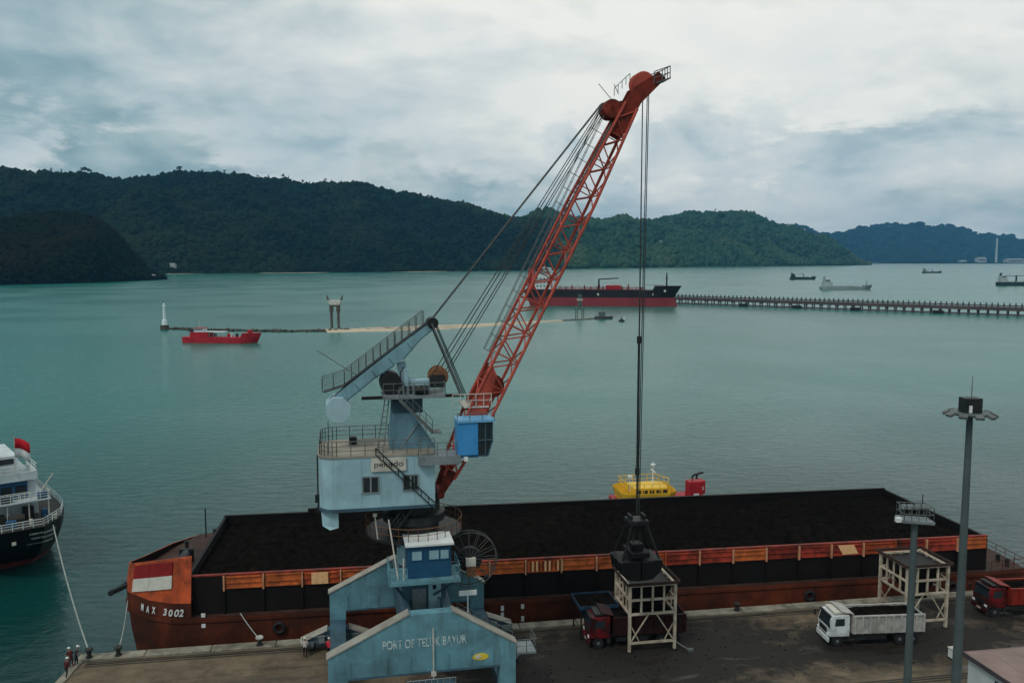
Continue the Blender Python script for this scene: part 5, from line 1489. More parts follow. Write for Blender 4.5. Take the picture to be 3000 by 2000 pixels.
# ================================================================ ship moored on the left
m_shk = mat('black ship hull', (0.014, 0.014, 0.016), 0.45, var=0.3, scale=0.5, streak=0.3, streak_col=(0.05, 0.035, 0.03))
m_boot = mat('red boot topping', (0.30, 0.07, 0.07), 0.6, var=0.3, scale=0.5, dirt=0.3, dirt_col=(0.08, 0.03, 0.03))
m_shw = mat('ship white', (0.62, 0.67, 0.67), 0.45, var=0.15, scale=0.8, streak=0.3, streak_col=(0.32, 0.30, 0.26), dirt=0.3, dirt_col=(0.35, 0.35, 0.32))
m_shb = mat('ship blue screen', (0.03, 0.10, 0.20), 0.5, var=0.25, scale=0.8)
m_shd = mat('brown ship deck', (0.055, 0.05, 0.042), 0.7, var=0.4, scale=0.8)
SA = R(130)
SP = Vector((-57.9, 97.3, 0))
ship = thing('moored_ship', SP, SA, 'black hulled ship stern with white railed decks at the left edge', 'ship')
ship.scale = (0.85, 0.85, 0.85)
rings = ship_rings(70, 15.5, [-3, 0.0, 1.3], [0, 1, 1.4], [-11.0, -8.0, -6.2], 0.3, 0.40, 18, [0.8, 0.9, 0.95])
rb = hull_loft(MB(), rings).build('boot_topping', m_boot, ship)
rings = ship_rings(70, 15.5, [1.3, 3.2, 5.2, 7.6], [1.4, 2.0, 3.0, 4.5], [-6.18, -3.2, -0.9, 0.6], 0.3, 0.42, 18, [0.952, 0.98, 1.0, 1.0])
sh_hull = hull_loft(MB(), rings).build('hull', m_shk, ship)
top_r = rings[-1]
mb = MB(); mb.prism([(x * 0.995 + 0.2, y * 0.985, 7.603) for x, y, z in top_r], (0, 0, 0.04)); mb.build('deck', m_shd, ship)
mb = MB()
pts_ = [(x + (0.15 if x < 1 else 0), y * 0.98, 7.64) for x, y, z in top_r if x < 24]
aft = [p for p in pts_ if p[1] > 0][::-1] + [p for p in pts_ if p[1] < 0][::-1]
mb.rail(aft, 1.1, 1.3, 0.05, (0.35, 0.68)); mb.build('railing', m_shw, ship)
# faint name and port of registry on the stern: rows of small strokes, too small to read
for row, (z, y0, y1) in enumerate(((6.55, -4.9, -1.5), (5.75, -4.7, -1.7), (4.85, -4.7, -1.3))):
    y = y0
    mb = MB()
    while y < y1:
        w_ = rng.uniform(0.10, 0.20)
        fx = (-0.05, 0.5, 1.3)[row]
        hb = 7.75 * 0.42
        # follow the rounded quarter
        xx = fx + 0.0
        if abs(y) > hb:
            xx = fx + 0.12 + 8.9 * ((abs(y) / 7.75 - 0.42) / 0.58) ** 2 - 0.25
        mb.box((xx - 0.12, y + w_ / 2, z + 0.16), (0.06, w_, rng.uniform(0.20, 0.30)))
        y += w_ + rng.uniform(0.05, 0.10)
    mb.build('lettering', mat('dull stern lettering', (0.32, 0.32, 0.31), 0.7, var=0.3, scale=3), sh_hull)
MB().box((-0.75, 0.6, 6.0), (0.1, 0.5, 0.45)).build('fairlead', m_offw, sh_hull)
# superstructure, aft
mb = MB(); mb.bx(7.0, 20, -4.0, 5.2, 7.64, 10.4); ss = mb.build('deckhouse', m_shw, ship, bevel=0.06)
mb = MB(); mb.bx(3.2, 20.5, -5.0, 6.4, 10.4, 10.58); bd_ = mb.build('boat_deck', m_shw, ship)
mb = MB(); mb.rail([(20, -4.9, 10.58), (3.3, -4.9, 10.58), (3.3, 6.3, 10.58), (20, 6.3, 10.58)], 1.1, 1.2, 0.05, (0.35, 0.68)); mb.build('railing', m_shw, bd_)
for y in (-4.7, -2.2, 0.5, 3.2, 6.0):
    MB().tube((3.6, y, 7.64), (3.6, y, 10.4), 0.09, n=6).build('stanchion', m_offw, bd_)
mb = MB(); mb.bx(5.4, 19, -2.5, 5.2, 10.58, 13.3); bs = mb.build('blue_deckhouse', m_shb, ship, bevel=0.06)
for y in (-1.6, 0.2, 2.0, 3.8):
    MB().bx(5.36, 5.398, y - 0.7, y + 0.7, 11.4, 12.5).build('window', m_glass, bs)
mb = MB(); mb.rail([(4.2, -2.5, 10.58), (4.2, 5.2, 10.58)], 1.1, 0.7, 0.05, (0.5,)); mb.build('railing', m_offw, bs)
mb = MB(); mb.bx(6.4, 19, -3.7, -2.52, 10.58, 13.3); mb.build('side_house', m_shw, ship)
mb = MB(); mb.bx(4.6, 19.5, -3.7, 5.4, 13.3, 13.5); mb.bx(4.6, 4.75, -3.7, 5.4, 13.5, 14.5); mb.bx(4.75, 12, -3.7, -3.55, 13.5, 14.5); bw = mb.build('bridge_deck', m_shw, ship)
mb = MB(); mb.rail([(16, -3.65, 14.5), (4.7, -3.65, 14.5), (4.7, 5.3, 14.5)], 1.0, 1.1, 0.05, (0.5,)); mb.build('railing', m_shw, bw)
mb = MB(); mb.bx(9, 19, -2.0, 4.6, 13.5, 16.2); mb.build('wheelhouse', m_shw, ship)
mb = MB(); mb.bx(8.9, 8.998, -1.5, 4.2, 15.0, 15.8); mb.build('window_band', m_glass, ship)
mb = MB(); mb.lathe([(1.3, 13.5), (1.2, 18.0)], (7.0, 2.6, 0), 14); mb.build('funnel', m_tred, ship)
for x, y in ((1.6, -2.0), (1.6, 2.0), (2.2, -5.2)):
    MB().lathe([(0.2, 7.64), (0.2, 8.3), (0.27, 8.35), (0, 8.45)], (x, y, 0), 8).build('bitt', m_offw, ship)
mb = MB(); mb.lathe([(0.55, -1.0), (0.55, 1.0)], (3.4, -0.5, 8.3), 12, 'Y'); mb.bx(2.8, 4.0, -1.8, 0.8, 7.64, 7.9); mb.build('mooring_winch', m_shd, ship)
for x, y, sx, sy, h_, mm in ((1.8, 0.4, 0.9, 1.2, 0.9, m_shb), (2.6, 2.8, 1.2, 0.8, 1.3, m_shd), (5.0, -4.4, 0.8, 0.8, 1.0, m_shb), (5.6, -2.4, 1.0, 1.4, 1.6, m_tdark), (4.6, 1.2, 1.4, 1.0, 1.1, m_shd), (2.0, -4.2, 0.7, 0.7, 0.8, m_tdark)):
    MB().bx(x - sx / 2, x + sx / 2, y - sy / 2, y + sy / 2, 7.643, 7.643 + h_).build('deck_locker', mm, ship, bevel=0.05)
for x, y, sx, sy, h_, mm in ((3.9, -4.0, 0.8, 1.2, 1.0, m_shb), (4.4, 3.6, 0.9, 2.0, 1.5, m_shb), (4.0, 0.6, 0.7, 1.6, 0.9, m_tdark)):
    MB().bx(x - sx / 2, x + sx / 2, y - sy / 2, y + sy / 2, 10.583, 10.583 + h_).build('deck_locker', mm, ship, bevel=0.05)
MB().tube((4.4, -3.4, 10.58), (3.4, -5.4, 14.0), 0.12, n=6).build('davit', m_offw, ship)
# ensign on its staff
EP = SP + Matrix.Rotation(SA, 3, 'Z') @ Vector((4.5, -0.9, 14.5)) * 0.85
fl = thing('flag', EP, SA, 'red and white flag flying above the moored ship on the left', 'flag')
MB().tube((0, 0, 0), (-0.5, 0, 4.6), 0.05, n=6).build('staff', m_offw, fl)


def cloth(x0, z0, z1, L, m, name):
    mb = MB(); vs = []
    for i in range(9):
        for j in range(3):
            f = i / 8
            vs.append((x0 - 0.12 * (z0 + (z1 - z0) * j / 2) / 3 + 0.25 * math.sin(f * 6) * f, -L * f * 0.8, z0 + (z1 - z0) * j / 2 - 0.9 * f * f))
    mb.add(vs, [(i * 3 + j, (i + 1) * 3 + j, (i + 1) * 3 + j + 1, i * 3 + j + 1) for i in range(8) for j in range(2)])
    o = mb.build(name, m, fl, smooth=True, fix=False)
    md = o.modifiers.new('thick', 'SOLIDIFY'); md.thickness = 0.02
    return o


cloth(-0.3, 3.2, 4.4, 2.0, mat('flag red', (0.65, 0.02, 0.03), 0.7, var=0.1), 'red_stripe')
cloth(-0.2, 2.0, 3.2, 2.0, mat('flag white', (0.75, 0.74, 0.72), 0.7, var=0.08), 'white_stripe')

# ================================================================ lamp masts
m_pole = mat('grey mast paint', (0.085, 0.11, 0.112), 0.5, 0.1, 0.2, 0.8, streak=0.3, streak_col=(0.09, 0.10, 0.10))


def aty(u, v, y):
    d = ray(u, v)
    return Vector((0, 0, CAM_H)) + d * (y / d.y)


YA = 54.0
pt = aty(2228, 950, YA); HT = pt.z - QZ
lm = thing('lamp_mast', (pt.x, YA, QZ), 0, 'tall grey lamp mast with ring of floodlights on the right', 'lamp mast')
for i in range(3):
    r0, r1 = 0.34 - 0.05 * i, 0.34 - 0.05 * (i + 1)
    MB().tube((0, 0, HT * i / 3 + (0.003 if i else 0)), (0, 0, HT * (i + 1) / 3), r0, r1, 12).build('pole_section', m_pole, lm)
MB().lathe([(0.6, 0), (0.6, 0.06), (0.36, 0.08), (0.36, 0.3)], n=12).build('base_plate', m_pole, lm)
MB().lathe([(0.2, HT - 0.15), (1.15, HT - 0.05), (1.25, HT + 0.05), (1.15, HT + 0.15), (0.2, HT + 0.1)], n=24).build('lamp_ring', m_pole, lm)
for k in range(10):
    a = k * math.pi / 5 + 0.2
    x, y = 1.4 * math.cos(a), 1.4 * math.sin(a)
    f = MB(); f.box((x, y, HT + 0.02), (0.42, 0.5, 0.16), rot=Matrix.Rotation(a, 3, 'Z') @ Matrix.Rotation(R(25), 3, 'Y'))
    fo = f.build('floodlight', m_steel, lm)
    MB().box((x * 1.02, y * 1.02, HT - 0.085), (0.34, 0.42, 0.02), rot=Matrix.Rotation(a, 3, 'Z') @ Matrix.Rotation(R(25), 3, 'Y')).build('lens', m_glassl, fo)
MB().bx(-0.55, 0.55, -0.45, 0.45, HT + 0.12, HT + 1.05).build('winch_head', m_dsteel, lm, bevel=0.03)
MB().bx(-0.32, -0.14, -0.52, -0.452, HT + 0.15, HT + 0.6).build('bracket', m_white, lm)
MB().tube((0.05, 0, HT + 1.05), (0.05, 0, HT + 2.4), 0.035, 0.02, 5).build('lightning_rod', m_steel, lm)

YB = 57.0
pt = aty(2101, 1197, YB); HT = pt.z - QZ
lm = thing('lamp_mast', (pt.x, YB, QZ), 0, 'shorter lamp mast with railed platform left of the tall mast', 'lamp mast')
MB().tube((0, 0, 0), (0, 0, HT), 0.29, 0.21, 12).build('pole', m_pole, lm)
MB().lathe([(0.55, 0), (0.55, 0.06), (0.3, 0.08), (0.3, 0.3)], n=12).build('base_plate', m_pole, lm)
MB().box((0, 0, HT + 0.1), (2.2, 1.3, 0.22), rot=Matrix.Rotation(R(4), 3, 'Y')).build('platform', m_plate, lm, bevel=0.03)
mb = MB(); mb.rail([(-1.0, -0.6, HT + 0.2), (1.0, -0.6, HT + 0.1), (1.0, 0.6, HT + 0.1), (-1.0, 0.6, HT + 0.2), (-1.0, -0.6, HT + 0.2)], 1.0, 0.5, 0.03, (0.5,)); mb.build('railing', m_steel, lm)
for x in (-0.75, -0.25, 0.25, 0.75):
    f = MB().box((x, 0.3, HT + 0.95), (0.38, 0.25, 0.34), rot=Matrix.Rotation(R(-20), 3, 'X')).build('floodlight', m_plate, lm)
    MB().tube((x, 0.3, HT + 0.2), (x, 0.3, HT + 0.8), 0.03, n=4).build('lamp_bracket', m_steel, f)
mb = MB(); mb.box((-1.25, -0.3, HT + 0.22), (0.4, 0.3, 0.3)); mb.build('floodlight', m_white, lm)
MB().tube((0.75, 0.55, HT + 0.2), (0.75, 0.55, HT + 1.75), 0.035, n=5).build('lightning_rod', m_dsteel, lm)

# small white utility box near the tall mast
P = atz(2190, 1512, QZ)
bx_ = thing('utility_box', P, QA, 'small white utility box beside the tall lamp mast', 'box')
MB().bx(-0.35, 0.35, -0.3, 0.3, 0.12, 0.95).build('cabinet', m_white, bx_, bevel=0.03)
MB().bx(-0.4, 0.4, -0.35, 0.35, 0, 0.117).build('plinth', m_dsteel, bx_)
MB().bx(-0.4, 0.4, -0.35, 0.35, 0.953, 1.0).build('lid', m_offw, bx_)

# ================================================================ low building in the right corner
m_pink = mat('faded pink roof', (0.29, 0.195, 0.175), 0.75, var=0.2, scale=0.5, dirt=0.35, dirt_col=(0.19, 0.16, 0.13))
m_bwall = mat('pale blue white wall', (0.55, 0.60, 0.60), 0.7, var=0.1, scale=0.7, dirt=0.25, dirt_col=(0.3, 0.32, 0.31))
RZ = 7.0
c0 = atz(2214, 1497, RZ)
bld = thing('harbour_office', (c0.x, c0.y, QZ), QA, 'low building with flat pink roof in the lower right corner', 'building')
hh = RZ - QZ
MB().bx(0.25, 14, -14, -0.25, 0, hh - 0.25).build('wall', m_bwall, bld)
for i in range(7):
    MB().bx(0.0 + i * 2.03, 0.0 + i * 2.03 + 2.0, -14.2, 0.0, hh - 0.07, hh).build('roof_sheet', m_pink, bld)
MB().bx(0.02, 14.2, -14.15, -0.03, hh - 0.24, hh - 0.073).build('roof_slab', m_pink, bld)
m_fas = mat('dark fascia', (0.07, 0.06, 0.065), 0.7, var=0.2)
MB().bx(-0.08, -0.003, -14.2, 0.05, hh - 0.3, hh + 0.05).build('fascia', m_fas, bld)
MB().bx(-0.003, 14.2, 0.003, 0.08, hh - 0.3, hh + 0.02).build('fascia', m_pink, bld)
text('lettering', 'P', 0.75, 1.0, (0.22, -3.2, hh - 1.75), (R(90), 0, R(-90)), mat('sign navy', (0.03, 0.05, 0.08), 0.6, var=0.1), bld, ext=0.02, bold=0.03)
for y in (-8, -11.5):
    wd = MB().bx(0.2, 0.248, y - 0.8, y + 0.8, 1.0, 2.3).build('window', m_glass, bld)
    MB().bx(0.14, 0.199, y - 0.9, y + 0.9, 0.9, 0.997).build('sill', m_white, wd)

# ================================================================ people on the quay
m_skin = mat('skin', (0.24, 0.12, 0.075), 0.6, var=0.1)


def person(u, v, rz, label, shirt, trousers, hat, lean=0.0, arm=0.25, step=0.1):
    P = atz(u, v, QZ)
    h = thing('person', (P.x, P.y, QZ), rz, label, 'person', 'dock workers on the quay')
    J = {'pel': (0, 0, 0.95), 'bel': (0.02, 0, 1.12), 'che': (0.05 + lean * 0.5, 0, 1.34), 'nek': (0.06 + lean, 0, 1.50), 'hd1': (0.08 + lean, 0, 1.60), 'hd2': (0.09 + lean, 0, 1.70)}
    E = [('pel', 'bel'), ('bel', 'che'), ('che', 'nek'), ('nek', 'hd1'), ('hd1', 'hd2')]
    rad = {'pel': (0.15, 0.12), 'bel': (0.15, 0.11), 'che': (0.17, 0.12), 'nek': (0.06, 0.06), 'hd1': (0.09, 0.08), 'hd2': (0.085, 0.085)}
    for s_, sn in ((1, 'l'), (-1, 'r')):
        st_p = step * s_
        J.update({sn + 'hip': (0, 0.10 * s_, 0.90), sn + 'kne': (0.05 + st_p * 0.6, 0.11 * s_, 0.50), sn + 'ank': (st_p - 0.02, 0.11 * s_, 0.09), sn + 'toe': (st_p + 0.16, 0.13 * s_, 0.045),
                  sn + 'sho': (0.05 + lean * 0.8, 0.20 * s_, 1.42), sn + 'elb': (0.0 + lean * 0.8, 0.27 * s_, 1.13), sn + 'wri': (arm + lean, 0.22 * s_, 0.95 + arm * 0.5), sn + 'hnd': (arm + 0.09 + lean, 0.20 * s_, 0.93 + arm * 0.6)})
        E += [('pel', sn + 'hip'), (sn + 'hip', sn + 'kne'), (sn + 'kne', sn + 'ank'), (sn + 'ank', sn + 'toe'), ('che', sn + 'sho'), (sn + 'sho', sn + 'elb'), (sn + 'elb', sn + 'wri'), (sn + 'wri', sn + 'hnd')]
        rad.update({sn + 'hip': (0.10, 0.10), sn + 'kne': (0.07, 0.07), sn + 'ank': (0.05, 0.05), sn + 'toe': (0.045, 0.035), sn + 'sho': (0.075, 0.07), sn + 'elb': (0.05, 0.05), sn + 'wri': (0.035, 0.035), sn + 'hnd': (0.04, 0.025)})
    names = list(J)
    me = bpy.data.meshes.new('body')
    me.from_pydata([J[n_] for n_ in names], [(names.index(a), names.index(b_)) for a, b_ in E], [])
    o = bpy.data.objects.new('body', me); COL.objects.link(o)
    md = o.modifiers.new('skin', 'SKIN')
    lay = me.skin_vertices[0] if me.skin_vertices else None
    if lay is None:
        import bmesh
        bm = bmesh.new(); bm.from_mesh(me); bm.verts.layers.skin.verify(); bm.to_mesh(me); bm.free(); lay = me.skin_vertices[0]
    for i, n_ in enumerate(names):
        lay.data[i].radius = rad[n_]; lay.data[i].use_root = (n_ == 'pel')
    sb = o.modifiers.new('sub', 'SUBSURF'); sb.levels = 1; sb.render_levels = 1
    dg = bpy.context.evaluated_depsgraph_get()
    me2 = bpy.data.meshes.new_from_object(o.evaluated_get(dg))
    bpy.data.objects.remove(o)
    body = bpy.data.objects.new('body', me2); COL.objects.link(body); body.parent = h
    me2.materials.clear()
    for m_ in (trousers, shirt, m_skin, m_black):
        me2.materials.append(m_)
    for p in me2.polygons:
        c_ = p.center
        p.use_smooth = True
        outer = abs(c_.y) > 0.17 and c_.z < 1.18 and c_.z > 0.8
        p.material_index = 3 if c_.z < 0.11 else (2 if (c_.z > 1.47 or (outer and c_.x > 0.06)) else (1 if c_.z > 0.97 else 0))
    # face and helmet
    hx, hz_ = 0.085 + lean, 1.66
    MB().lathe([(0.118, hz_ + 0.02), (0.12, hz_ + 0.06), (0.10, hz_ + 0.12), (0.05, hz_ + 0.155), (0, hz_ + 0.165)], (hx, 0, 0), 12).build('helmet', hat, h, smooth=True)
    MB().bx(hx + 0.08, hx + 0.17, -0.08, 0.08, hz_ + 0.015, hz_ + 0.03).build('helmet_brim', hat, h)
    mb = MB(); mb.box((hx + 0.095, 0, hz_ - 0.04), (0.035, 0.025, 0.045)); mb.build('nose', m_skin, body)
    for s_ in (-1, 1):
        MB().box((hx + 0.085, 0.032 * s_, hz_ - 0.015), (0.012, 0.02, 0.012)).build('eye', m_black, body)
        MB().box((hx, 0.09 * s_, hz_ - 0.03), (0.04, 0.02, 0.06)).build('ear', m_skin, body)
    return h


m_dkred = mat('dark red overall', (0.10, 0.02, 0.022), 0.8, var=0.2)
m_vest = mat('red safety vest', (0.62, 0.04, 0.06), 0.7, var=0.15)
m_wsh = mat('white shirt', (0.55, 0.50, 0.48), 0.8, var=0.15)
m_dkt = mat('dark trousers', (0.03, 0.022, 0.025), 0.85, var=0.2)
m_hatw = mat('white helmet', (0.75, 0.74, 0.70), 0.4, var=0.05)
person(153, 1557, R(60), 'worker in dark overall nearest the bottom left quay corner', m_dkred, m_dkt, m_hatw, 0.04, 0.2)
person(164, 1533, R(150), 'worker in dark red overall bending beside the corner bollard', m_dkred, m_dkred, m_hatw, 0.14, 0.3)
person(175, 1528, R(20), 'worker in dark overall hauling the rope at the quay corner', m_dkt, m_dkt, m_hatw, 0.10, 0.34)
person(701, 1509, R(100), 'worker in white shirt and dark trousers left of the crane leg', m_wsh, m_dkt, m_hatw, 0.02, 0.12, 0.14)
person(756, 1509, R(80), 'worker in bright red vest standing beside the crane leg', m_vest, m_dkt, m_hatw, 0.0, 0.15, 0.06)

# ================================================================ tanker
m_tank = mat('tanker black', (0.022, 0.020, 0.022), 0.5, var=0.3, scale=0.08)
m_tankr = mat('tanker red', (0.24, 0.038, 0.045), 0.55, var=0.25, scale=0.06, streak=0.2, streak_col=(0.2, 0.05, 0.05))
m_tdeck = mat('tanker deck red', (0.20, 0.03, 0.035), 0.6, var=0.3, scale=0.1)
TA = math.atan2(694 - 712, 132 - 12)
tk = thing('tanker', (12, 712, 0), TA, 'large red and black tanker at the end of the jetty', 'ship')
L = 121
hull_loft(MB(), ship_rings(L, 19, [-4, 0, 7.0], [-1, 3, 0.5], [-6, -4, -1], 0.22, 0.6, 18)).build('boot_topping', m_tankr, tk)
hull_loft(MB(), ship_rings(L, 19, [7.003, 10, 13.2], [0.5, 2, 4.0], [-1, 0.5, 1], 0.22, 0.7, 18)).build('hull', m_tank, tk)
fc = ship_rings(L, 18.6, [13.2, 16.6], [4.0, 6.0], [1, 1], 0.22, 0.7, 18)
sel = [[p for p in r_ if p[0] > 99] for r_ in fc]
hull_loft(MB(), sel).build('forecastle', m_tank, tk)
MB().bx(6, 96, -8.2, 8.2, 13.203, 13.5).build('deck', m_tdeck, tk)
mb = MB(); mb.bx(8, 24, -8, 8, 13.2, 24); mb.bx(10, 22, -7, 7, 24, 28.5); mb.bx(11, 20, -9.4, 9.4, 28.5, 31); ss = mb.build('superstructure', m_shw, tk)
for z in (15.5, 18.5, 21.5):
    for k in range(5):
        MB().bx(9.5 + k * 2.9, 10.6 + k * 2.9, -8.06, -8.003, z, z + 1.2).build('window', m_glass, ss)
MB().bx(11.3, 19.7, -9.46, -9.403, 29.3, 30.4).build('window_band', m_glass, ss)
MB().bx(2, 7, -3, 3, 13.2, 30).build('funnel', m_tred, tk)
mb = MB(); mb.tube((15, 0, 31), (15, 0, 38), 0.4, 0.2, 6); mb.build('mast', m_offw, tk)
mb = MB()
for y in (-2.2, -0.8, 0.8, 2.2):
    mb.tube((26, y, 14.9), (98, y, 14.9), 0.32, n=6)
mb.build('deck_pipes', m_tdeck, tk)
for k in range(14):
    x = 28 + k * 5.1
    h_ = rng.uniform(1.6, 4.2)
    MB().lathe([(0.7, 13.5), (0.5, 13.5 + h_), (0.9, 13.8 + h_)], (x, rng.uniform(-6, 2), 0), 8).build('tank_vent', m_tdeck if k % 3 else m_offw, tk)
mb = MB(); mb.bx(66, 78, -7, 7, 13.5, 16.8); mb.build('manifold', m_tred, tk)
mb = MB(); mb.tube((60, 3, 13.5), (60, 3, 22), 0.7, 0.6, 8); mb.beam((60, 3, 21.5), (76, 3, 22.5), 0.7, 0.9); mb.tube((60, 3, 13.5), (60, 3, 17), 1.0, n=8); mb.build('hose_crane', m_tank, tk)
for x in (83, 90):
    MB().tube((x, 0, 13.5), (x, 0, 22 - (x - 83) * 0.3), 0.35, 0.25, 6).build('derrick_post', m_offw, tk)
mb = MB(); mb.tube((115, 0, 16.6), (115, 0, 27), 0.7, 0.45, 8); mb.bx(114.2, 115.8, -1, 1, 22, 23.2); mb.build('foremast', m_tank, tk)
mb = MB(); mb.rail([(98, -9, 16.6), (112, -8.2, 16.6)], 1.1, 2.5, 0.08, (0.5,)); mb.rail([(26, -9.2, 13.2), (98, -9.2, 13.2)], 1.2, 3, 0.08, (0.5,)); mb.build('railing', m_tdeck, tk)
for x, z in ((103.5, 10.0), (113.5, 12.5), (60, 9.6)):
    MB().box((x, -9.62 + (0 if x < 100 else (x - 98) * 0.2), z), (1.6, 0.4, 1.8)).build('hull_mark', m_offw, tk)

# ================================================================ conveyor jetty
m_jet = mat('weathered jetty concrete', (0.10, 0.078, 0.078), 0.8, var=0.35, scale=0.06, dirt=0.4, dirt_col=(0.06, 0.05, 0.05))
m_jetp = mat('jetty post', (0.085, 0.072, 0.075), 0.8, var=0.3, scale=0.1)
j0, j1 = Vector((141, 735, 0)), Vector((380, 541, 0))
JA = math.atan2(j1.y - j0.y, j1.x - j0.x); JL = (j1 - j0).length
jt = thing('jetty', j0, JA, 'long jetty on piles running from the tanker to the right edge', 'jetty')
k = 0
x = -8.0
while x < JL:
    MB().bx(x, x + 11.9, -2.6, 2.6, 3.3, 5.7).build('deck_span', m_jet, jt)
    for y in (-2.2, 2.2):
        for dx in (0.8, 6.8):
            MB().tube((x + dx, y, -4), (x + dx, y, 3.3), 0.5, n=7).build('pile', m_jetp, jt)
    MB().bx(x + 0.3, x + 1.3, -3.0, 3.0, 2.5, 3.297).build('pile_cap', m_jetp, jt)
    x += 12
MB().bx(-8, JL, -1.9, -1.5, 6.3, 6.8).build('pipe_run', m_jetp, jt)
MB().bx(-8, JL, 1.2, 1.9, 6.1, 6.9).build('pipe_run', m_jetp, jt)
x = -7.0
pmesh = None
while x < JL:
    if pmesh is None:
        pmesh = MB().bx(-0.45, 0.45, -2.5, -1.95, 5.703, 8.5).build('post', m_jetp, jt); pmesh.location = (x, 0, 0)
    else:
        share(pmesh, 'post', jt, (x, 0, 0))
    x += 3.55
mb = MB(); mb.bx(-14, JL, -4.4, -3.6, 0.2, 1.3); mb.build('fender_beam', m_jetp, jt)
for x in (60, 104, 148, 205, 262):
    MB().bx(x, x + 7, -4.6, -3.2, -0.5, 2.2).build('dolphin', m_tank, jt)

# ================================================================ marks on the reef
m_bcn = mat('white beacon paint', (0.74, 0.80, 0.80), 0.5, var=0.06)
bc = thing('beacon', (-188.6, 462, 0), 0, 'slim white beacon tower at the left end of the reef', 'beacon')
MB().lathe([(2.3, -1), (2.3, 2.4), (2.0, 2.6)], n=12).build('base', m_mud, bc)
MB().lathe([(1.5, 2.6), (1.2, 5.2), (0.75, 5.5), (0.62, 12.2), (0.95, 12.4), (0.95, 12.9), (0.5, 13.0), (0.45, 14.2), (0.0, 14.8)], n=14).build('tower', m_bcn, bc, smooth=False)
MB().lathe([(0.28, 14.7), (0.28, 15.2), (0, 15.5)], n=8).build('lantern', m_glass, bc)

m_old = mat('stained tower concrete', (0.12, 0.10, 0.08), 0.8, var=0.4, scale=0.5)
m_oldw = mat('bleached tower head', (0.58, 0.55, 0.49), 0.8, var=0.25, scale=0.6)
tw_ = thing('signal_tower', (-98.5, 474, 0), 0, 'two legged concrete tower with horned top standing on the sandbank', 'tower')
for x in (-1.9, 1.9):
    MB().lathe([(0.75, -1), (0.7, 10.2)], (x, 0, 0), 10).build('leg', m_old, tw_)
    MB().lathe([(1.2, 9.0), (1.2, 10.6), (0.85, 10.8), (0.85, 11.0), (1.2, 11.2), (1.2, 12.8)], (x, 0, 0), 10).build('collar', m_old, tw_)
MB().bx(-2.9, 2.9, -1.0, 1.0, 11.8, 12.8).build('cross_beam', m_old, tw_)
MB().prism([(-2.4, -1.3, 12.8), (2.4, -1.3, 12.8), (3.9, -1.3, 15.4), (-3.9, -1.3, 15.4)], (0, 2.6, 0)).build('head', m_oldw, tw_)
for s_ in (-1, 1):
    MB().prism([(s_ * 3.0, -0.6, 15.4), (s_ * 4.2, -0.6, 15.4), (s_ * 4.6, -0.6, 18.2), (s_ * 4.1, -0.6, 18.0)], (0, 1.2, 0)).build('horn', m_old, tw_)

t2 = thing('navigation_frame', (44.5, 560, 0), 0.3, 'green grey steel navigation frame on the reef in front of the tanker', 'beacon')
m_nav = mat('green grey steel', (0.10, 0.14, 0.12), 0.6, var=0.3, scale=0.5)
for x in (-2.2, 2.2):
    for y in (-1.6, 1.6):
        MB().beam((x, y, -1.5), (x, y, 5.6), 0.45).build('leg', m_nav, t2)
MB().bx(-2.8, 2.8, -2.2, 2.2, 5.6, 6.1).build('platform', m_nav, t2)
MB().bx(-0.9, 0.9, -0.9, 0.9, 6.1, 15.0).build('column', m_nav, t2)
MB().bx(-1.5, 1.5, -1.2, 1.2, 11.0, 12.2).build('gallery', m_offw, t2)

wb = thing('work_boat', (53, 544, 0), 0.1, 'small grey work boat at the right tip of the reef', 'boat')
hull_loft(MB(), ship_rings(11, 3.6, [-0.6, 0.4, 1.7], [0, 0.4, 1.0], [0, 0, 0.1], 0.4, 0.8, 8)).build('hull', m_jetp, wb)
MB().bx(2.5, 6.5, -1.2, 1.2, 1.7, 4.6).build('cabin', m_steel, wb); MB().bx(2.2, 6.9, -1.4, 1.4, 4.6, 4.8).build('cabin_roof', m_plate, wb)
MB().tube((5, 0, 4.8), (5, 0, 6.6), 0.12, n=5).build('mast', m_dsteel, wb)

by = thing('buoy', (67.2, 522, 0), 0, 'dark mooring buoy right of the reef tip', 'buoy')
MB().lathe([(0.0, -0.8), (1.6, -0.6), (1.9, 0.3), (1.7, 1.1), (0.5, 1.5), (0.4, 2.4), (0.0, 2.6)], n=12).build('float', m_tdark, by)
MB().bx(1.0, 1.9, -0.4, 0.4, 1.1, 2.6).build('marker', m_white, by)

# ================================================================ red supply boat
m_rb = mat('supply boat red', (0.42, 0.022, 0.032), 0.5, var=0.3, scale=0.4, streak=0.4, streak_col=(0.16, 0.03, 0.03))
sb_ = thing('supply_boat', (-150.5, 392, 0), math.atan2(-4, 36), 'bright red supply boat with white cabin in front of the reef', 'boat')
hull_loft(MB(), ship_rings(34, 7.5, [-1.5, 0, 1.2, 2.6], [-0.5, 0.3, 0.9, 1.6], [0, 0, 0.2, 0.3], 0.25, 0.85, 14)).build('hull', m_rb, sb_)
hull_loft(MB(), [[p for p in r_ if p[0] > 27] for r_ in ship_rings(34, 7.4, [2.6, 4.6], [1.6, 2.4], [0.3, 0.3], 0.25, 0.85, 14)]).build('forecastle', m_rb, sb_)
MB().bx(3.5, 12, -2.8, 2.8, 2.6, 4.9).build('deckhouse', m_rb, sb_); MB().bx(5.2, 9.5, -2.2, 2.2, 5.053, 6.5).build('wheelhouse', m_shw, sb_)
MB().bx(5.0, 19.5, -2.7, 2.7, 4.9, 5.05).build('awning', m_shw, sb_); MB().bx(5.0, 9.8, -2.4, 2.4, 6.5, 6.7).build('cabin_roof', m_rb, sb_)
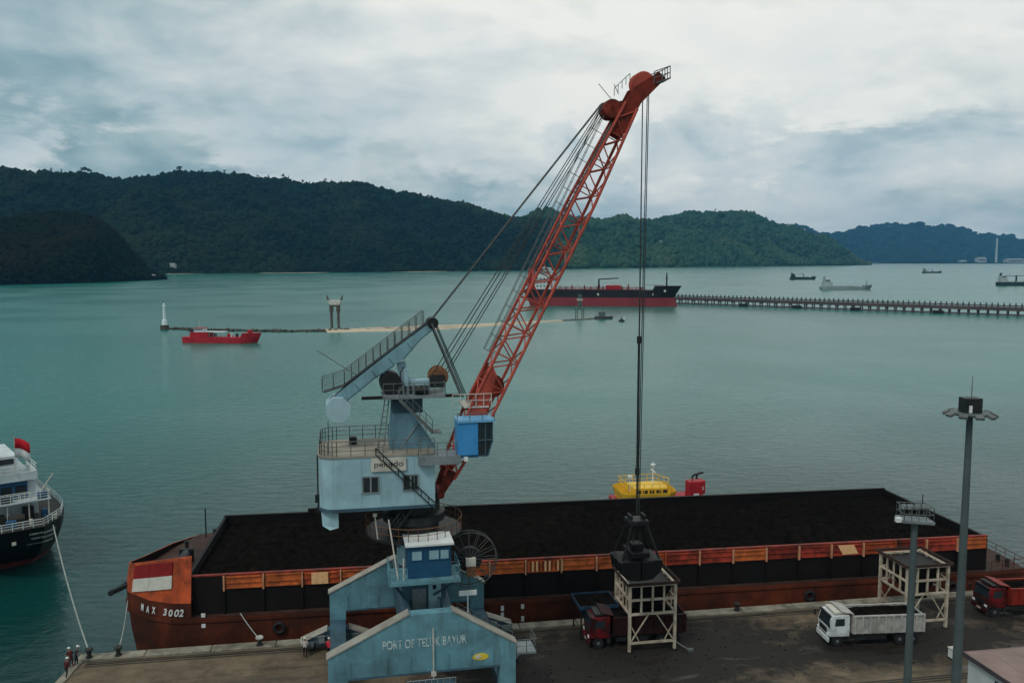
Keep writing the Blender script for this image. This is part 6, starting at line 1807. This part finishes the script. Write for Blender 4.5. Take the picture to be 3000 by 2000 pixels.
for k in range(4):
    MB().bx(5.5 + k * 1.0, 6.2 + k * 1.0, -2.24, -2.203, 5.6, 6.2).build('window', m_glass, sb_)
for x in (12.6, 15.5, 19.0):
    MB().tube((x, -2.5, 2.6), (x, -2.5, 4.9), 0.08, n=5).build('stanchion', m_offw, sb_)
for x, c_ in ((14, m_tdark), (20.5, m_rb), (22, m_offw), (24.5, m_tdark)):
    MB().lathe([(0.7, 2.6), (0.7, 4.0), (0.3, 4.2)], (x, 0.5, 0), 8).build('deck_gear', c_, sb_)
MB().lathe([(0.0, 4.6), (1.1, 4.7), (1.1, 5.6), (0.6, 6.0), (0, 6.1)], (31, 0, 0), 10).build('windlass', m_rb, sb_)
MB().tube((7, 0, 6.7), (7, 0, 10), 0.12, 0.06, 5).build('mast', m_offw, sb_)
MB().bx(2.5, 5.0, -1.4, 1.4, 4.9, 6.0).build('funnel', m_tdark, sb_)

# ================================================================ ships at anchor
def coaster(u, v, L, label, mh, ms, flip=False, cranes=1, rz=0.0, low=1.0):
    P = atz(u, v, 0)
    t = thing('cargo_ship', P, rz + (math.pi if flip else 0), label, 'ship', 'ships lying at anchor in the bay')
    D = L * 0.085 * low
    rg_ = ship_rings(L, L * 0.17, [-1.5, 0, D * 0.6, D], [0, 0.01 * L, 0.03 * L, 0.05 * L], [-0.02 * L, 0, 0.01 * L, 0.01 * L], 0.24, 0.75, 12)
    rg_ = [[(x - L / 2, y, z) for x, y, z in r_] for r_ in rg_]
    hull_loft(MB(), rg_).build('hull', mh, t)
    fr_ = [[p for p in r_ if p[0] > L * 0.34] for r_ in rg_[-1:]]
    hull_loft(MB(), [fr_[0], [(x + 0.01 * L, y, z + D * 0.5) for x, y, z in fr_[0]]]).build('forecastle', mh, t)
    a = -L * 0.46
    MB().bx(a, a + L * 0.15, -L * 0.07, L * 0.07, D, D + L * 0.10).build('deckhouse', ms, t)
    MB().bx(a + L * 0.02, a + L * 0.12, -L * 0.075, L * 0.075, D + L * 0.10, D + L * 0.15).build('wheelhouse', ms, t)
    MB().bx(a + L * 0.022, a + L * 0.118, -L * 0.0765, -L * 0.0752, D + L * 0.115, D + L * 0.135).build('window_band', m_glass, t)
    MB().bx(a + L * 0.01, a + L * 0.045, -L * 0.02, L * 0.02, D + L * 0.15, D + L * 0.21).build('funnel', mh, t)
    for k in range(3):
        x = -L * 0.27 + k * L * 0.19
        MB().bx(x, x + L * 0.15, -L * 0.055, L * 0.055, D, D + L * 0.022).build('hatch_cover', ms, t)
    for k in range(cranes):
        x = 0.0 if cranes == 1 else -L * 0.1 + k * L * 0.22
        MB().bx(x + L * 0.02, x + L * 0.045, -L * 0.015, L * 0.015, D, D + L * 0.15).build('crane_post', mh, t)
        MB().beam((x + L * 0.03, 0, D + L * 0.14), (x - L * 0.2, 0, D + L * 0.15), L * 0.012).build('derrick', mh, t)
    MB().tube((L * 0.44, 0, D * 1.5), (L * 0.44, 0, D * 1.5 + L * 0.09), L * 0.008, n=5).build('foremast', mh, t)
    return t


m_sg = mat('dark ship green', (0.03, 0.05, 0.055), 0.6, var=0.3, scale=0.05)
m_sgr = mat('grey ship', (0.26, 0.30, 0.30), 0.6, var=0.3, scale=0.05)
m_ssp = mat('pale ship house', (0.42, 0.46, 0.46), 0.6, var=0.2, scale=0.05)
coaster(1843, 642, 46, 'dark cargo ship with derrick post, leftmost anchored in the bay', m_sg, m_sg)
coaster(1941, 665, 61, 'long low grey cargo ship anchored nearest the jetty', m_sgr, m_ssp, cranes=0, low=0.75)
coaster(2140, 627, 51, 'small dark ship farthest out below the blue hill', m_sg, m_sgr, cranes=1, low=0.8)
coaster(2340, 656, 62, 'dark ship cut off by the right edge of the view', m_sg, m_ssp, cranes=2)
P = atz(1891, 652, 0)
lb = thing('lighter', P, 0.1, 'tiny grey lighter behind the long low grey ship', 'boat')
hull_loft(MB(), ship_rings(14, 4, [-0.5, 0.5, 1.8], [0, 0.5, 1.2], [0, 0, 0.2], 0.35, 0.8, 8)).build('hull', m_sgr, lb)
MB().bx(2, 6, -1.4, 1.4, 1.8, 4.6).build('cabin', m_ssp, lb); MB().tube((8, 0, 1.8), (8, 0, 6), 0.2, n=5).build('mast', m_sg, lb)

# ================================================================ power station under the blue hill
def far_point(u, D):
    d = ray(u, 593); k = D / math.hypot(d.x, d.y)
    return Vector((d.x * k, d.y * k, 0))


m_stk = mat('pale chimney concrete', (0.42, 0.46, 0.48), 0.7, var=0.05, scale=0.01)
P = far_point(2297, 8600)
mb = MB(); vs = []
for i in range(41):
    f = i / 40
    for kx, (dy, z) in enumerate(((-60, -1), (0, 6 + 4 * math.sin(f * 9)), (150, 14 + 8 * math.sin(f * 7 + 1)), (420, 10))):
        e = min(1, f * 6)
        vs.append((-1150 + 3200 * f, dy + 40 * math.sin(f * 11), z * e - (1 - e)))
mb.add(vs, [(i * 4 + k_, (i + 1) * 4 + k_, (i + 1) * 4 + k_ + 1, i * 4 + k_ + 1) for i in range(40) for k_ in range(3)])
o = mb.build('shore', m_for_far, None, smooth=True, fix=False); o.location = P; tag(o, 'low coastal plain in front of the distant blue hill', None, kind='structure')
ch = thing('chimney', P + Vector((0, 60, 0)), 0, 'tall pale chimney in front of the distant blue hill', 'chimney')
MB().lathe([(11, 0), (7.5, 215), (7.9, 216), (7.9, 222), (6.5, 222)], n=16).build('stack', m_stk, ch, smooth=False)
for z in (150, 185):
    MB().lathe([(9.2 - z * 0.008, z), (9.2 - z * 0.008, z + 4)], n=16).build('gallery', m_plate, ch)
for dx, w_, h_, lab in ((160, 150, 34, 'long pale shed right of the distant chimney'), (-130, 70, 46, 'pale boiler house left of the distant chimney'), (-290, 50, 20, 'small pale shed farthest left of the chimney')):
    hs = thing('plant_building', P + Vector((dx, 70, 0)), 0, lab, 'building')
    MB().bx(-w_ / 2, w_ / 2, -30, 30, 0, h_).build('wall', m_stk, hs)
    MB().prism([(-w_ * 0.52, -33, h_), (-w_ * 0.52, 33, h_), (-w_ * 0.52, 0, h_ + 9)], (w_ * 1.04, 0, 0)).build('roof', m_roof_t, hs)
    MB().bx(-w_ * 0.4, w_ * 0.4, -30.6, -30.02, h_ * 0.55, h_ * 0.75).build('window_band', m_glass, hs)

# ================================================================ sea haze
m_haze = bpy.data.materials.new('sea haze'); m_haze.use_nodes = True
T = NT(m_haze.node_tree)
out = T.n('ShaderNodeOutputMaterial'); pv = T.n('ShaderNodeVolumePrincipled')
pv.inputs['Color'].default_value = (0.17, 0.53, 0.90, 1)
pv.inputs['Density'].default_value = 4.3e-5
pv.inputs['Anisotropy'].default_value = 0.0
T.link(pv.outputs[0], out.inputs['Volume'])
o = MB().bx(-14800, 14800, -14800, 14800, -8.0, 760.0).build('haze', m_haze)
tag(o, 'thin bluish sea haze over the bay', None, kind='stuff')
